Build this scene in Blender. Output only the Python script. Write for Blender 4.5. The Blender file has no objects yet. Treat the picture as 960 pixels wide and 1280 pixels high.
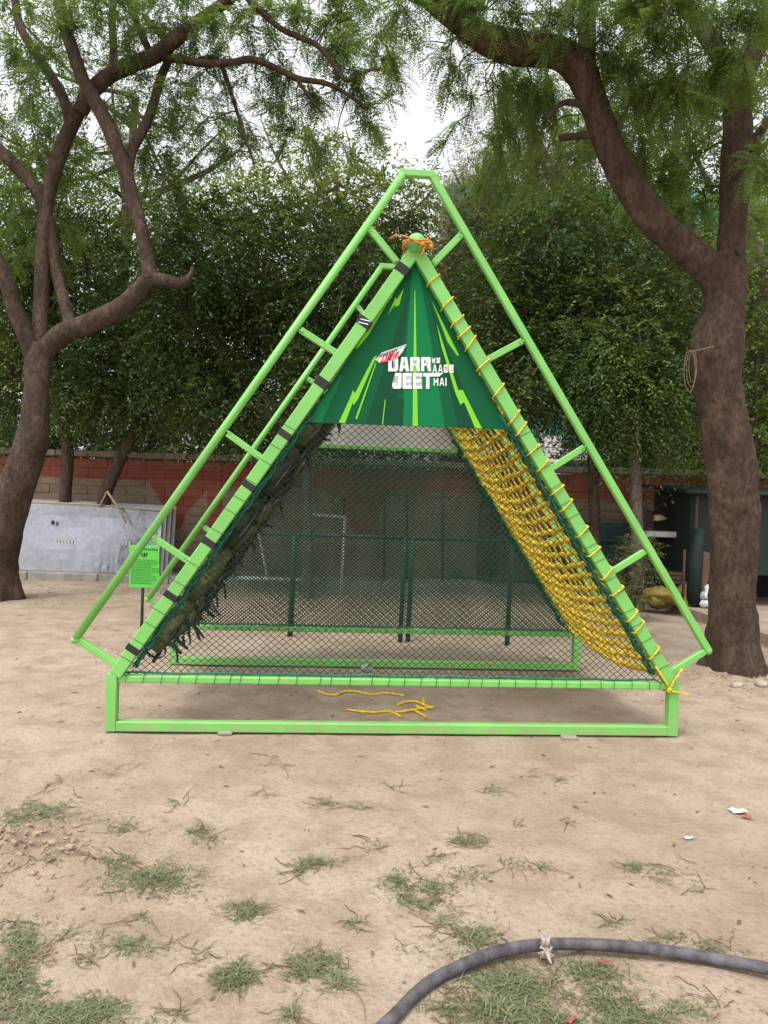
import bpy, bmesh, math, random
import numpy as np
from mathutils import Vector, Matrix, noise as mnoise

random.seed(7)
rng = np.random.default_rng(11)
scene = bpy.context.scene
COL = scene.collection

# ------------------------------------------------------------------ camera
FPX, CX, CY = 924.0, 480.0, 640.0           # focal length and centre in photograph pixels
PITCH, ROLL = 0.0133087, 0.03284154
EYE = np.array([0.0, 0.0, 1.5])
_f = np.array([0, math.cos(PITCH), -math.sin(PITCH)])
_r = np.array([1.0, 0, 0]); _u = np.cross(_r, _f)
RV = math.cos(ROLL) * _r + math.sin(ROLL) * _u
UV = -math.sin(ROLL) * _r + math.cos(ROLL) * _u
FV = _f
cam_data = bpy.data.cameras.new("camera")
cam = bpy.data.objects.new("camera", cam_data)
COL.objects.link(cam)
cam_data.sensor_fit = 'VERTICAL'
cam_data.sensor_height = 36.0
cam_data.lens = 36.0 * FPX / 1280.0
cam_data.clip_end = 2000.0
cam.matrix_world = Matrix(((RV[0], UV[0], -FV[0], EYE[0]), (RV[1], UV[1], -FV[1], EYE[1]),
                           (RV[2], UV[2], -FV[2], EYE[2]), (0, 0, 0, 1)))
scene.camera = cam

# ------------------------------------------------------------------ sky and sun (bright overcast)
SUN_EL, SUN_ROT = math.radians(66), math.radians(215)
world = bpy.data.worlds.new("World")
scene.world = world
world.use_nodes = True
wn, wl = world.node_tree.nodes, world.node_tree.links
wn.clear()
sky = wn.new('ShaderNodeTexSky'); sky.sky_type = 'NISHITA'; sky.sun_disc = False
sky.sun_elevation = SUN_EL; sky.sun_rotation = SUN_ROT; sky.dust_density = 4.0; sky.air_density = 1.5
hs = wn.new('ShaderNodeHueSaturation'); hs.inputs['Saturation'].default_value = 0.12; hs.inputs['Value'].default_value = 2.1
bg = wn.new('ShaderNodeBackground'); bg.inputs['Strength'].default_value = 0.15
wo = wn.new('ShaderNodeOutputWorld')
wl.new(sky.outputs[0], hs.inputs['Color']); wl.new(hs.outputs[0], bg.inputs['Color']); wl.new(bg.outputs[0], wo.inputs['Surface'])
sl = bpy.data.lights.new("sun", 'SUN'); sl.energy = 0.9; sl.angle = math.radians(16); sl.color = (1.0, 0.95, 0.88)
sun = bpy.data.objects.new("sun", sl); COL.objects.link(sun)
sd = Vector((math.sin(SUN_ROT) * math.cos(SUN_EL), math.cos(SUN_ROT) * math.cos(SUN_EL), math.sin(SUN_EL)))
sun.rotation_euler = sd.to_track_quat('Z', 'Y').to_euler()
scene.view_settings.view_transform = 'Standard'
scene.view_settings.look = 'None'
scene.view_settings.exposure = 0.05
scene.view_settings.gamma = 1.0
scene.cycles.max_bounces = 8
scene.cycles.use_denoising = True

# ------------------------------------------------------------------ helpers: placing
def ray(px, py):
    return RV * (px - CX) / FPX - UV * (py - CY) / FPX + FV

def P(px, py, Y):
    """the point at ground distance Y that the photograph shows at px, py"""
    d = ray(px, py); t = Y / d[1]
    return EYE + d * t

def G(px, py, z=0.0):
    """the ground point the photograph shows at px, py"""
    d = ray(px, py); t = (z - 1.5) / d[2]
    return EYE + d * t

def PR(px, Y):
    """metres per photograph pixel at distance Y"""
    return px * Y / FPX

# ------------------------------------------------------------------ helpers: objects
def tag(o, label=None, cat=None, group=None, kind=None):
    if label: o['label'] = label
    if cat: o['category'] = cat
    if group: o['group'] = group
    if kind: o['kind'] = kind
    return o

def empty(name, loc, rz=0.0):
    o = bpy.data.objects.new(name, None)
    o.empty_display_size = 0.2
    o.location = loc; o.rotation_euler = (0, 0, rz)
    COL.objects.link(o)
    return o

def link(name, me, parent=None, loc=(0, 0, 0)):
    o = bpy.data.objects.new(name, me)
    COL.objects.link(o)
    o.location = loc
    if parent is not None: o.parent = parent
    return o

class MB:
    """collects shapes into one mesh"""
    def __init__(s): s.v = []; s.f = []; s.sm = []
    def add(s, verts, faces, smooth=False):
        n = len(s.v)
        s.v.extend([tuple(map(float, v)) for v in verts])
        s.f.extend([tuple(i + n for i in f) for f in faces])
        s.sm.extend([smooth] * len(faces))
        return s
    def box(s, c, size, rot=None, bev=0.0):
        hx, hy, hz = [d / 2 for d in size]
        if bev <= 0:
            vs = [(x, y, z) for x in (-hx, hx) for y in (-hy, hy) for z in (-hz, hz)]
            fs = [(0, 1, 3, 2), (4, 6, 7, 5), (0, 4, 5, 1), (2, 3, 7, 6), (0, 2, 6, 4), (1, 5, 7, 3)]
        else:
            bm = bmesh.new(); bmesh.ops.create_cube(bm, size=1.0)
            for v in bm.verts: v.co = Vector((v.co.x * hx * 2, v.co.y * hy * 2, v.co.z * hz * 2))
            bmesh.ops.bevel(bm, geom=bm.edges[:], offset=bev, segments=1, affect='EDGES')
            bm.verts.index_update()
            vs = [tuple(v.co) for v in bm.verts]; fs = [tuple(v.index for v in f.verts) for f in bm.faces]
            bm.free()
        M = rot if rot is not None else Matrix.Identity(3)
        c = Vector(c)
        return s.add([M @ Vector(v) + c for v in vs], fs)
    def bar(s, a, b, w, h, up=(0, 0, 1), bev=0.004):
        """square bar from a to b; w across, h along 'up'"""
        a, b = Vector(a), Vector(b); d = (b - a); L = d.length; d.normalize()
        x = d.cross(Vector(up)); x.normalize(); y = x.cross(d)
        M = Matrix((x, d, y)).transposed()
        return s.box((a + b) / 2, (w, L, h), M, bev)
    def tube(s, pts, rad, seg=8, caps=True, smooth=True, wob=0.0, flare=None):
        pts = [Vector(p) for p in pts]; n = len(pts)
        if not hasattr(rad, '__len__'): rad = [rad] * n
        t0 = (pts[1] - pts[0]).normalized()
        ref = Vector((0, 0, 1)) if abs(t0.z) < 0.9 else Vector((1, 0, 0))
        x = t0.cross(ref).normalized()
        vs = []
        for i, p in enumerate(pts):
            t = (pts[min(i + 1, n - 1)] - pts[max(i - 1, 0)])
            if t.length < 1e-9: t = t0
            t = t.normalized()
            x = (x - t * x.dot(t)).normalized(); y = t.cross(x)
            for k in range(seg):
                a = 2 * math.pi * k / seg
                dv = x * math.cos(a) + y * math.sin(a)
                r = rad[i]
                if wob:
                    q = p + dv * r
                    r *= 1 + wob * (mnoise.noise(q * 3.1) + 0.7 * mnoise.noise(q * 9.0) + 0.45 * mnoise.noise(q * 21.0))
                if flare: r += flare(i, dv, p)
                vs.append(p + dv * r)
        fs = [(i * seg + k, i * seg + (k + 1) % seg, (i + 1) * seg + (k + 1) % seg, (i + 1) * seg + k)
              for i in range(n - 1) for k in range(seg)]
        if caps:
            fs.append(tuple(range(seg - 1, -1, -1))); fs.append(tuple((n - 1) * seg + k for k in range(seg)))
        return s.add(vs, fs, smooth)
    def rope(s, pts, R, strands=2, pitch=0.05, sr=None, seg=4, step=0.016):
        """twisted rope along a polyline"""
        pts = resample([Vector(p) for p in pts], step)
        sr = sr or R * 0.62
        n = len(pts)
        t0 = (pts[1] - pts[0]).normalized()
        x = t0.cross(Vector((0.31, 0.2, 0.93))).normalized()
        frames = []; L = 0.0
        for i, p in enumerate(pts):
            t = (pts[min(i + 1, n - 1)] - pts[max(i - 1, 0)]).normalized()
            x = (x - t * x.dot(t)).normalized(); y = t.cross(x)
            if i: L += (p - pts[i - 1]).length
            frames.append((p, x.copy(), y, L))
        for k in range(strands):
            path = []
            for p, xx, yy, l in frames:
                a = 2 * math.pi * (l / pitch + k / strands)
                path.append(p + (xx * math.cos(a) + yy * math.sin(a)) * (R - sr))
            s.tube(path, sr, seg, True, True)
        return s
    def poly(s, pts):
        return s.add(pts, [tuple(range(len(pts)))])
    def lathe(s, prof, seg, M=None, c=(0, 0, 0), closed=False):
        M = M or Matrix.Identity(3); c = Vector(c); m = len(prof)
        vs = []
        for k in range(seg):
            a = 2 * math.pi * k / seg
            for r, h in prof: vs.append(M @ Vector((r * math.cos(a), r * math.sin(a), h)) + c)
        fs = []
        for k in range(seg):
            k2 = (k + 1) % seg
            for j in range(m if closed else m - 1):
                j2 = (j + 1) % m
                fs.append((k * m + j, k2 * m + j, k2 * m + j2, k * m + j2))
        return s.add(vs, fs, True)
    def lump(s, c, size, rough=0.25, sub=1, rot=None):
        bm = bmesh.new(); bmesh.ops.create_icosphere(bm, subdivisions=sub, radius=0.5)
        o = Vector((random.random() * 50, random.random() * 50, random.random() * 50))
        M = rot or Matrix.Rotation(random.random() * 6.28, 3, 'Z')
        vs = []
        for v in bm.verts:
            k = 1 + rough * mnoise.noise(v.co * 2.4 + o) * 2
            vs.append(M @ Vector((v.co.x * size[0] * k, v.co.y * size[1] * k, v.co.z * size[2] * k)) + Vector(c))
        bm.verts.index_update()
        fs = [tuple(v.index for v in f.verts) for f in bm.faces]; bm.free()
        return s.add(vs, fs, sub > 1)
    def mesh(s, name, mat):
        me = bpy.data.meshes.new(name)
        me.from_pydata(s.v, [], s.f)
        if mat is not None: me.materials.append(mat)
        me.polygons.foreach_set('use_smooth', s.sm)
        me.update()
        return me
    def build(s, name, mat, parent=None, origin=None):
        if origin is not None:
            o = origin
            s.v = [(v[0] - o[0], v[1] - o[1], v[2] - o[2]) for v in s.v]
        return link(name, s.mesh(name, mat), parent)

def resample(pts, step):
    out = [pts[0].copy()]
    for a, b in zip(pts[:-1], pts[1:]):
        n = max(1, int((b - a).length / step + 0.5))
        for i in range(1, n + 1): out.append(a.lerp(b, i / n))
    return out

def spline(pts, per=6):
    """Catmull-Rom through points given as tuples of any length"""
    A = [np.array(p, float) for p in pts]
    A = [2 * A[0] - A[1]] + A + [2 * A[-1] - A[-2]]
    out = []
    for i in range(1, len(A) - 2):
        p0, p1, p2, p3 = A[i - 1], A[i], A[i + 1], A[i + 2]
        for k in range(per):
            t = k / per
            out.append(0.5 * (2 * p1 + (p2 - p0) * t + (2 * p0 - 5 * p1 + 4 * p2 - p3) * t * t + (3 * p1 - p0 - 3 * p2 + p3) * t ** 3))
    out.append(A[-2])
    return out

def fast_mesh(name, V, F4, mat, tint=None):
    """large quad mesh from arrays; tint is one number per face"""
    me = bpy.data.meshes.new(name)
    nf = len(F4); k = F4.shape[1]
    me.vertices.add(len(V)); me.vertices.foreach_set('co', np.ascontiguousarray(V, dtype=np.float32).ravel())
    me.loops.add(nf * k); me.loops.foreach_set('vertex_index', F4.astype(np.int32).ravel())
    me.polygons.add(nf)
    me.polygons.foreach_set('loop_start', np.arange(nf, dtype=np.int32) * k)
    try: me.polygons.foreach_set('loop_total', np.full(nf, k, dtype=np.int32))
    except Exception: pass
    if tint is not None:
        at = me.attributes.new('tint', 'FLOAT', 'FACE')
        at.data.foreach_set('value', np.ascontiguousarray(tint, dtype=np.float32))
    me.materials.append(mat)
    me.update(calc_edges=True)
    me.validate()
    return me

# ------------------------------------------------------------------ helpers: materials
class NT:
    def __init__(s, name):
        s.m = bpy.data.materials.new(name); s.m.use_nodes = True
        s.n = s.m.node_tree.nodes; s.l = s.m.node_tree.links
        s.n.clear()
        s.out = s.n.new('ShaderNodeOutputMaterial')
        s.b = s.n.new('ShaderNodeBsdfPrincipled')
        s.l.new(s.b.outputs[0], s.out.inputs['Surface'])
        s.pos = None
    def new(s, t, **kw):
        n = s.n.new(t)
        for k, v in kw.items(): setattr(n, k, v)
        return n
    def coord(s, kind='Object', scale=(1, 1, 1)):
        tc = s.new('ShaderNodeTexCoord'); mp = s.new('ShaderNodeMapping')
        mp.inputs['Scale'].default_value = scale
        s.l.new(tc.outputs[kind], mp.inputs['Vector'])
        return mp.outputs[0]
    def noise(s, co, scale, detail=4, rough=0.55, dist=0.0):
        n = s.new('ShaderNodeTexNoise'); n.inputs['Scale'].default_value = scale
        n.inputs['Detail'].default_value = detail; n.inputs['Roughness'].default_value = rough
        n.inputs['Distortion'].default_value = dist
        s.l.new(co, n.inputs['Vector'])
        return n.outputs['Fac']
    def ramp(s, fac, stops, interp='LINEAR'):
        r = s.new('ShaderNodeValToRGB'); r.color_ramp.interpolation = interp
        e = r.color_ramp.elements
        while len(e) < len(stops): e.new(0.5)
        for el, (p, c) in zip(e, stops):
            el.position = p; el.color = (*c, 1) if len(c) == 3 else c
        s.l.new(fac, r.inputs[0])
        return r.outputs[0]
    def mix(s, fac, a, b, blend='MIX'):
        m = s.new('ShaderNodeMix', data_type='RGBA', blend_type=blend)
        for i, v in ((0, fac), (6, a), (7, b)):
            if isinstance(v, (int, float)): m.inputs[i].default_value = v
            elif isinstance(v, tuple): m.inputs[i].default_value = (*v, 1)
            else: s.l.new(v, m.inputs[i])
        return m.outputs[2]
    def math(s, op, a, b=0.0):
        m = s.new('ShaderNodeMath', operation=op)
        for i, v in ((0, a), (1, b)):
            if isinstance(v, (int, float)): m.inputs[i].default_value = v
            else: s.l.new(v, m.inputs[i])
        return m.outputs[0]
    def bump(s, h, strength=0.3, dist=0.01):
        b = s.new('ShaderNodeBump'); b.inputs['Strength'].default_value = strength; b.inputs['Distance'].default_value = dist
        s.l.new(h, b.inputs['Height']); s.l.new(b.outputs[0], s.b.inputs['Normal'])
    def base(s, v):
        if isinstance(v, tuple): s.b.inputs['Base Color'].default_value = (*v, 1)
        else: s.l.new(v, s.b.inputs['Base Color'])
        return s
    def rough(s, v):
        if isinstance(v, (int, float)): s.b.inputs['Roughness'].default_value = v
        else: s.l.new(v, s.b.inputs['Roughness'])
        return s
    def spec(s, v): s.b.inputs['Specular IOR Level'].default_value = v; return s

def sc(c, k): return tuple(x * k for x in c)

def simple(name, c, rough=0.7, var=0.25, scale=8.0, bump=0.15, kind='Object', metal=0.0, spec=0.4, bdist=0.004):
    t = NT(name); co = t.coord(kind)
    f = t.noise(co, scale, 5)
    t.base(t.ramp(f, [(0.3, sc(c, 1 - var)), (0.7, sc(c, 1 + var))])).rough(rough).spec(spec)
    t.b.inputs['Metallic'].default_value = metal
    if bump: t.bump(t.noise(co, scale * (1.2 if name.startswith('banner') else 5), 3), bump * (6 if name.startswith('banner') else 1), 0.03 if name.startswith('banner') else bdist)
    return t.m

def m_paint(name, c):
    t = NT(name); co = t.coord('Object')
    big = t.noise(co, 3.0, 5); fine = t.noise(co, 40, 4, 0.7)
    col = t.ramp(big, [(0.3, sc(c, 0.88)), (0.7, sc(c, 1.08))])
    dust = t.math('MULTIPLY', t.ramp(t.noise(co, 7.0, 6, 0.7), [(0.52, (0, 0, 0)), (0.78, (1, 1, 1))]), 0.35)
    col = t.mix(dust, col, (0.36, 0.33, 0.2))
    sep = t.new('ShaderNodeSeparateXYZ'); gp = t.new('ShaderNodeNewGeometry'); t.l.new(gp.outputs['Position'], sep.inputs[0])
    low = t.ramp(sep.outputs[2], [(0.0, (1, 1, 1)), (0.09, (0.15,) * 3), (0.4, (0, 0, 0))])
    splash = t.math('MULTIPLY', low, t.ramp(t.noise(co, 14, 5, 0.7), [(0.40, (0, 0, 0)), (0.62, (1, 1, 1))]))
    col = t.mix(t.math('MULTIPLY', splash, 0.6), col, (0.34, 0.27, 0.19))
    chip = t.ramp(fine, [(0.68, (0, 0, 0)), (0.735, (1, 1, 1))])
    col = t.mix(t.math('MULTIPLY', chip, 0.55), col, (0.10, 0.13, 0.07))
    t.base(col).rough(t.ramp(big, [(0.3, (0.38,) * 3), (0.7, (0.55,) * 3)])).spec(0.4)
    t.bump(t.noise(co, 25, 4), 0.12, 0.003)
    return t.m

def m_bark(name, c, scale=1.0):
    t = NT(name); co = t.coord('Object', (1, 1, 0.45))
    a = t.noise(co, 5 * scale, 8, 0.65, 0.4); b = t.noise(co, 26 * scale, 6, 0.7, 0.3)
    col = t.ramp(a, [(0.30, sc(c, 0.45)), (0.5, c), (0.68, sc(c, 1.65))])
    col = t.mix(t.math('MULTIPLY', t.ramp(b, [(0.42, (1, 1, 1)), (0.54, (0, 0, 0))]), 0.62), col, sc(c, 0.38))
    lich = t.ramp(t.noise(t.coord('Object'), 9 * scale, 5, 0.6), [(0.6, (0, 0, 0)), (0.75, (1, 1, 1))])
    col = t.mix(t.math('MULTIPLY', lich, 0.3), col, (c[0] * 1.5, c[1] * 1.55, c[2] * 1.5))
    t.base(col).rough(0.9).spec(0.2)
    h = t.math('ADD', t.math('MULTIPLY', a, 0.7), t.math('MULTIPLY', b, 0.5))
    t.bump(h, 1.0, 0.08)
    return t.m

def m_leaf(name, dark, light, trans=0.3):
    t = NT(name)
    at = t.new('ShaderNodeAttribute', attribute_name='tint')
    col = t.ramp(at.outputs['Fac'], [(0.0, dark), (0.75, light), (1.0, (light[0] * 1.7, light[1] * 1.25, light[2] * 0.9))])
    t.base(col).rough(0.45).spec(0.35)
    tr = t.new('ShaderNodeBsdfTranslucent'); t.l.new(t.mix(0.5, col, (light[0] * 1.3, light[1] * 1.3, light[2] * 0.5)), tr.inputs['Color'])
    mx = t.new('ShaderNodeMixShader'); mx.inputs[0].default_value = trans
    t.l.new(t.b.outputs[0], mx.inputs[1]); t.l.new(tr.outputs[0], mx.inputs[2]); t.l.new(mx.outputs[0], t.out.inputs['Surface'])
    return t.m

def m_ground():
    t = NT('sandy_soil'); co = t.coord('Object')
    big = t.noise(co, 0.55, 6, 0.6, 0.3); mid = t.noise(co, 3.2, 6, 0.65); fine = t.noise(co, 45, 5, 0.7); grit = t.noise(co, 190, 3, 0.7)
    c = t.ramp(big, [(0.30, (0.305, 0.230, 0.163)), (0.5, (0.395, 0.312, 0.232)), (0.72, (0.46, 0.378, 0.295))])
    c = t.mix(t.math('MULTIPLY', t.ramp(mid, [(0.40, (1, 1, 1)), (0.55, (0, 0, 0))]), 0.55), c, (0.27, 0.19, 0.135))
    c = t.mix(t.math('MULTIPLY', t.ramp(t.noise(co, 1.3, 5, 0.6), [(0.58, (0, 0, 0)), (0.7, (1, 1, 1))]), 0.35), c, (0.44, 0.325, 0.27))
    c = t.mix(t.math('MULTIPLY', t.ramp(fine, [(0.38, (1, 1, 1)), (0.50, (0, 0, 0))]), 0.5), c, (0.22, 0.16, 0.11))
    c = t.mix(t.math('MULTIPLY', t.ramp(grit, [(0.62, (0, 0, 0)), (0.72, (1, 1, 1))]), 0.3), c, (0.60, 0.52, 0.44))
    t.base(c).rough(0.95).spec(0.15)
    h = t.math('ADD', t.math('MULTIPLY', mid, 1.0), t.math('ADD', t.math('MULTIPLY', fine, 0.30), t.math('MULTIPLY', grit, 0.10)))
    t.bump(h, 1.0, 0.04)
    return t.m

def m_wall_block():
    """old paint: a red zigzag band over bare tan blocks"""
    t = NT('painted_block'); geo = t.new('ShaderNodeNewGeometry')
    sep = t.new('ShaderNodeSeparateXYZ'); t.l.new(geo.outputs['Position'], sep.inputs[0])
    fx = t.math('DIVIDE', t.math('ADD', sep.outputs[0], 8.0), 16.0)
    pts = [(-8, 1.75), (-4.31, 1.75), (-3.87, 1.0), (-3.70, 0.8), (-3.67, 1.1), (-3.24, 1.62), (-3.20, 0.7), (-3.0, 0.7), (-2.96, 1.66), (-2.2, 1.75),
           (-1.2, 1.7), (-0.8, 1.5), (-0.55, 0.9), (-0.22, 0.9), (0, 1.6), (0.3, 1.75), (2.0, 1.68), (8, 1.64)]
    lim = t.ramp(fx, [((x + 8) / 16, (z / 2.5,) * 3) for x, z in pts])
    edge = t.math('MULTIPLY', t.noise(geo.outputs['Position'], 6, 4), 0.03)
    red = t.math('GREATER_THAN', t.math('ADD', t.math('DIVIDE', sep.outputs[2], 2.5), t.math('SUBTRACT', edge, 0.015)), lim)
    n1 = t.noise(geo.outputs['Position'], 2.2, 6, 0.65); n2 = t.noise(geo.outputs['Position'], 14, 5, 0.7)
    tan = t.ramp(n1, [(0.3, (0.19, 0.14, 0.10)), (0.7, (0.31, 0.235, 0.17))])
    rd = t.ramp(n1, [(0.3, (0.21, 0.046, 0.030)), (0.7, (0.31, 0.082, 0.056))])
    rd = t.mix(t.ramp(n2, [(0.62, (0, 0, 0)), (0.7, (1, 1, 1))]), rd, tan)
    c = t.mix(red, tan, rd)
    c = t.mix(t.math('MULTIPLY', t.ramp(n2, [(0.36, (1, 1, 1)), (0.5, (0, 0, 0))]), 0.5), c, (0.10, 0.075, 0.055))
    oi = t.new('ShaderNodeObjectInfo')
    c = t.mix(0.10, c, t.mix(oi.outputs['Random'], (0.10, 0.075, 0.06), (0.42, 0.32, 0.24)), 'MIX')
    t.base(c).rough(0.9).spec(0.2)
    t.bump(t.noise(geo.outputs['Position'], 30, 5, 0.7), 0.5, 0.008)
    return t.m

def m_sheet():
    t = NT('aluminium_sheet'); co = t.coord('Object')
    a = t.noise(t.coord('Object', (1.5, 1, 0.5)), 1.5, 3, 0.5, 0.3); b = t.noise(co, 16, 6, 0.75)
    t.base(t.ramp(b, [(0.3, (0.235, 0.24, 0.265)), (0.7, (0.315, 0.32, 0.35))]))
    t.b.inputs['Metallic'].default_value = 0.9
    t.rough(t.ramp(t.noise(co, 5, 6, 0.7), [(0.35, (0.16,) * 3), (0.65, (0.42,) * 3)]))
    t.bump(t.math('ADD', a, t.math('MULTIPLY', b, 0.02)), 0.35, 0.10)
    return t.m

GREEN = m_paint('green_paint', (0.185, 0.50, 0.115))
GREEN_DK = simple('dark_green_paint', (0.016, 0.062, 0.038), 0.55)
BARK_R = m_bark('bark_red_brown', (0.092, 0.061, 0.045))
BARK_L = m_bark('bark_brown', (0.092, 0.064, 0.047))
BARK_P = m_bark('bark_grey', (0.22, 0.18, 0.15), 2)
BARK_D = m_bark('bark_dark', (0.12, 0.085, 0.065), 2)
LEAF_DK = m_leaf('leaf_dark', (0.022, 0.046, 0.012), (0.076, 0.126, 0.030), 0.30)
LEAF_MD = m_leaf('leaf_mid', (0.035, 0.075, 0.018), (0.11, 0.18, 0.042), 0.36)
LEAF_YL = m_leaf('leaf_yellow_green', (0.07, 0.115, 0.022), (0.17, 0.23, 0.045), 0.45)
LEAF_GR = m_leaf('leaf_grey_green', (0.065, 0.085, 0.038), (0.17, 0.19, 0.085), 0.4)
LEAF_NEAR = m_leaf('leaf_feathery', (0.055, 0.105, 0.028), (0.15, 0.23, 0.055), 0.5)
GRASS = m_leaf('grass_blade', (0.085, 0.115, 0.055), (0.24, 0.245, 0.14), 0.2)
SOIL = m_ground()
BLOCK = m_wall_block()
CONCRETE = simple('concrete', (0.27, 0.245, 0.215), 0.9, 0.25, 6, 0.4)
COPING = simple('coping_concrete', (0.25, 0.21, 0.17), 0.9, 0.3, 5, 0.4)
MORTAR = simple('mortar', (0.13, 0.10, 0.08), 0.95)
SHEET = m_sheet()
STRAP = simple('black_rubber', (0.018, 0.018, 0.018), 0.65)
TYRE = simple('tyre_painted', (0.105, 0.120, 0.048), 0.7, 0.5, 11, 0.5)
TYRE2 = simple('tyre_worn', (0.03, 0.038, 0.024), 0.75, 0.6, 9, 0.5)
YROPE = simple('yellow_rope', (0.74, 0.52, 0.05), 0.9, 0.3, 45, 0.8, spec=0.1)
OROPE = simple('orange_rope', (0.52, 0.21, 0.03), 0.7, 0.2, 30)
NETG = simple('net_green', (0.012, 0.055, 0.032), 0.8, 0.25, 20, 0)
TEAL = simple('net_teal', (0.012, 0.15, 0.095), 0.7, 0.35, 25, 0.3)
BAN0 = simple('banner_dark', (0.004, 0.092, 0.034), 0.7, 0.06, 3, 0.05, spec=0.15)
BAN1 = simple('banner_mid', (0.004, 0.17, 0.055), 0.7, 0.05, 3, 0.05, spec=0.15)
BAN2 = simple('banner_deep', (0.005, 0.060, 0.026), 0.7, 0.05, 3, 0.05, spec=0.15)
LIME = simple('banner_lime', (0.19, 0.56, 0.035), 0.7, 0.05, 3, 0.05, spec=0.15)
WHITE = simple('banner_white', (0.78, 0.79, 0.78), 0.5, 0.03, 3, 0)
RED = simple('banner_red', (0.60, 0.02, 0.04), 0.45, 0.05, 3, 0)
SILVER = simple('banner_silver', (0.45, 0.50, 0.47), 0.45, 0.1, 3, 0)
PRINTG = simple('print_dark_green', (0.01, 0.035, 0.02), 0.5, 0.05, 3, 0)
BANBACK = simple('banner_back', (0.52, 0.50, 0.49), 0.6, 0.08, 4, 0.1)
SIGNG = simple('sign_green', (0.10, 0.52, 0.065), 0.5, 0.06, 4, 0.05)
INK = simple('sign_ink', (0.02, 0.09, 0.02), 0.6, 0.1, 4, 0)
HOSE = simple('hose_rubber', (0.088, 0.078, 0.086), 0.75, 0.55, 22, 0.8)
CLOTH_W = simple('rag_cloth', (0.33, 0.28, 0.235), 0.95, 0.25, 30, 0.4)
PAPER = simple('white_paper', (0.78, 0.77, 0.74), 0.7, 0.06, 10, 0.1)
STONE = simple('pale_stone', (0.38, 0.31, 0.24), 0.95, 0.3, 14, 0.6)
CLOD = simple('soil_clod', (0.30, 0.215, 0.155), 0.95, 0.3, 14, 0.6)
DRY = simple('dry_litter', (0.17, 0.115, 0.07), 0.9, 0.5, 3, 0)
WPIPE = simple('white_pipe', (0.60, 0.60, 0.58), 0.5, 0.15, 8)
DKPOLE = simple('dark_pole', (0.022, 0.022, 0.022), 0.6)
BAMBOO = simple('bamboo', (0.42, 0.34, 0.22), 0.7, 0.25, 10)
TARP = simple('green_tarp', (0.009, 0.020, 0.015), 0.75, 0.35, 5, 0.4)
BOARD_T = simple('teal_board', (0.03, 0.075, 0.06), 0.7, 0.3, 4)
RUST = simple('rusty_rod', (0.06, 0.03, 0.024), 0.8, 0.35, 15)
SACK = simple('yellow_sack', (0.24, 0.18, 0.035), 0.75, 0.25, 9, 0.5)
BAGW = simple('white_bag', (0.62, 0.66, 0.70), 0.5, 0.1, 9, 0.4)
BROWN = simple('brown_board', (0.16, 0.09, 0.06), 0.8, 0.3, 6)
SHADENET = simple('turquoise_cloth', (0.05, 0.30, 0.245), 0.8, 0.3, 2, 0.3)
SHADENET2 = simple('pale_turquoise_cloth', (0.12, 0.36, 0.31), 0.8, 0.3, 2, 0.3)
BCONC = simple('building_concrete', (0.40, 0.38, 0.35), 0.9, 0.15, 2)
DARKGL = simple('dark_opening', (0.03, 0.035, 0.035), 0.4, 0.2, 3, 0)
REDSCRAP = simple('red_scrap', (0.27, 0.085, 0.06), 0.7, 0.2, 20)

# ------------------------------------------------------------------ ground, kerb, platform
def axis(lo, hi, step, far):
    a = list(np.arange(lo, hi + 1e-6, step)); s = step; x = hi
    while x < far: s *= 1.35; x += s; a.append(x)
    s = step; x = lo; pre = []
    while x > -far: s *= 1.35; x -= s; pre.append(x)
    return np.array(pre[::-1] + a)

MOUND = G(22, 1085)
def ground_h(x, y):
    p = Vector((x * 0.8, y * 0.8, 0.3))
    near = max(0.0, 1 - max(0.0, math.hypot(x, y - 6) - 9) / 8)
    h = 0.020 * mnoise.noise(p) + 0.016 * mnoise.noise(p * 3.7) + 0.011 * mnoise.noise(p * 9)
    # flat where the frame stands
    k = min(1.0, max(0.0, (math.hypot((x - 0.1) / 2.6, (y - 5.7) / 1.6) - 0.8) / 0.5))
    h *= 0.25 + 0.75 * k
    h -= 0.010
    dx, dy = x - MOUND[0], y - MOUND[1]
    m = math.exp(-((dx + 0.18) / 0.30) ** 2 - ((dy - 0.12) / 0.20) ** 2)
    h += 0.075 * m * (1 + 0.9 * mnoise.noise(Vector((x * 9, y * 9, 1))) + 0.6 * mnoise.noise(Vector((x * 22, y * 22, 2))))
    dt = math.hypot(x - TR0[0], y - TR0[1]); h += 0.07 * math.exp(-(dt / 0.45) ** 2)
    return h * near
TR0 = G(917, 842)
xs = axis(-4.5, 4.5, 0.045, 200); ys = axis(1.3, 9.0, 0.045, 200)
XX, YY = np.meshgrid(xs, ys)
HH = np.array([[ground_h(x, y) for x in xs] for y in ys])
nx, ny = len(xs), len(ys)
ii = np.arange(nx * ny).reshape(ny, nx)
F = np.stack([ii[:-1, :-1], ii[:-1, 1:], ii[1:, 1:], ii[1:, :-1]], -1).reshape(-1, 4)
gm = fast_mesh('ground', np.stack([XX, YY, HH], -1).reshape(-1, 3), F, SOIL)
gm.polygons.foreach_set('use_smooth', np.ones(len(F), dtype=bool))
tag(link('ground', gm), 'bare sandy playground soil with sparse grass', kind='structure')

def ghit(px, py):
    g = G(px, py); g[2] = ground_h(g[0], g[1]); return g

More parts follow.
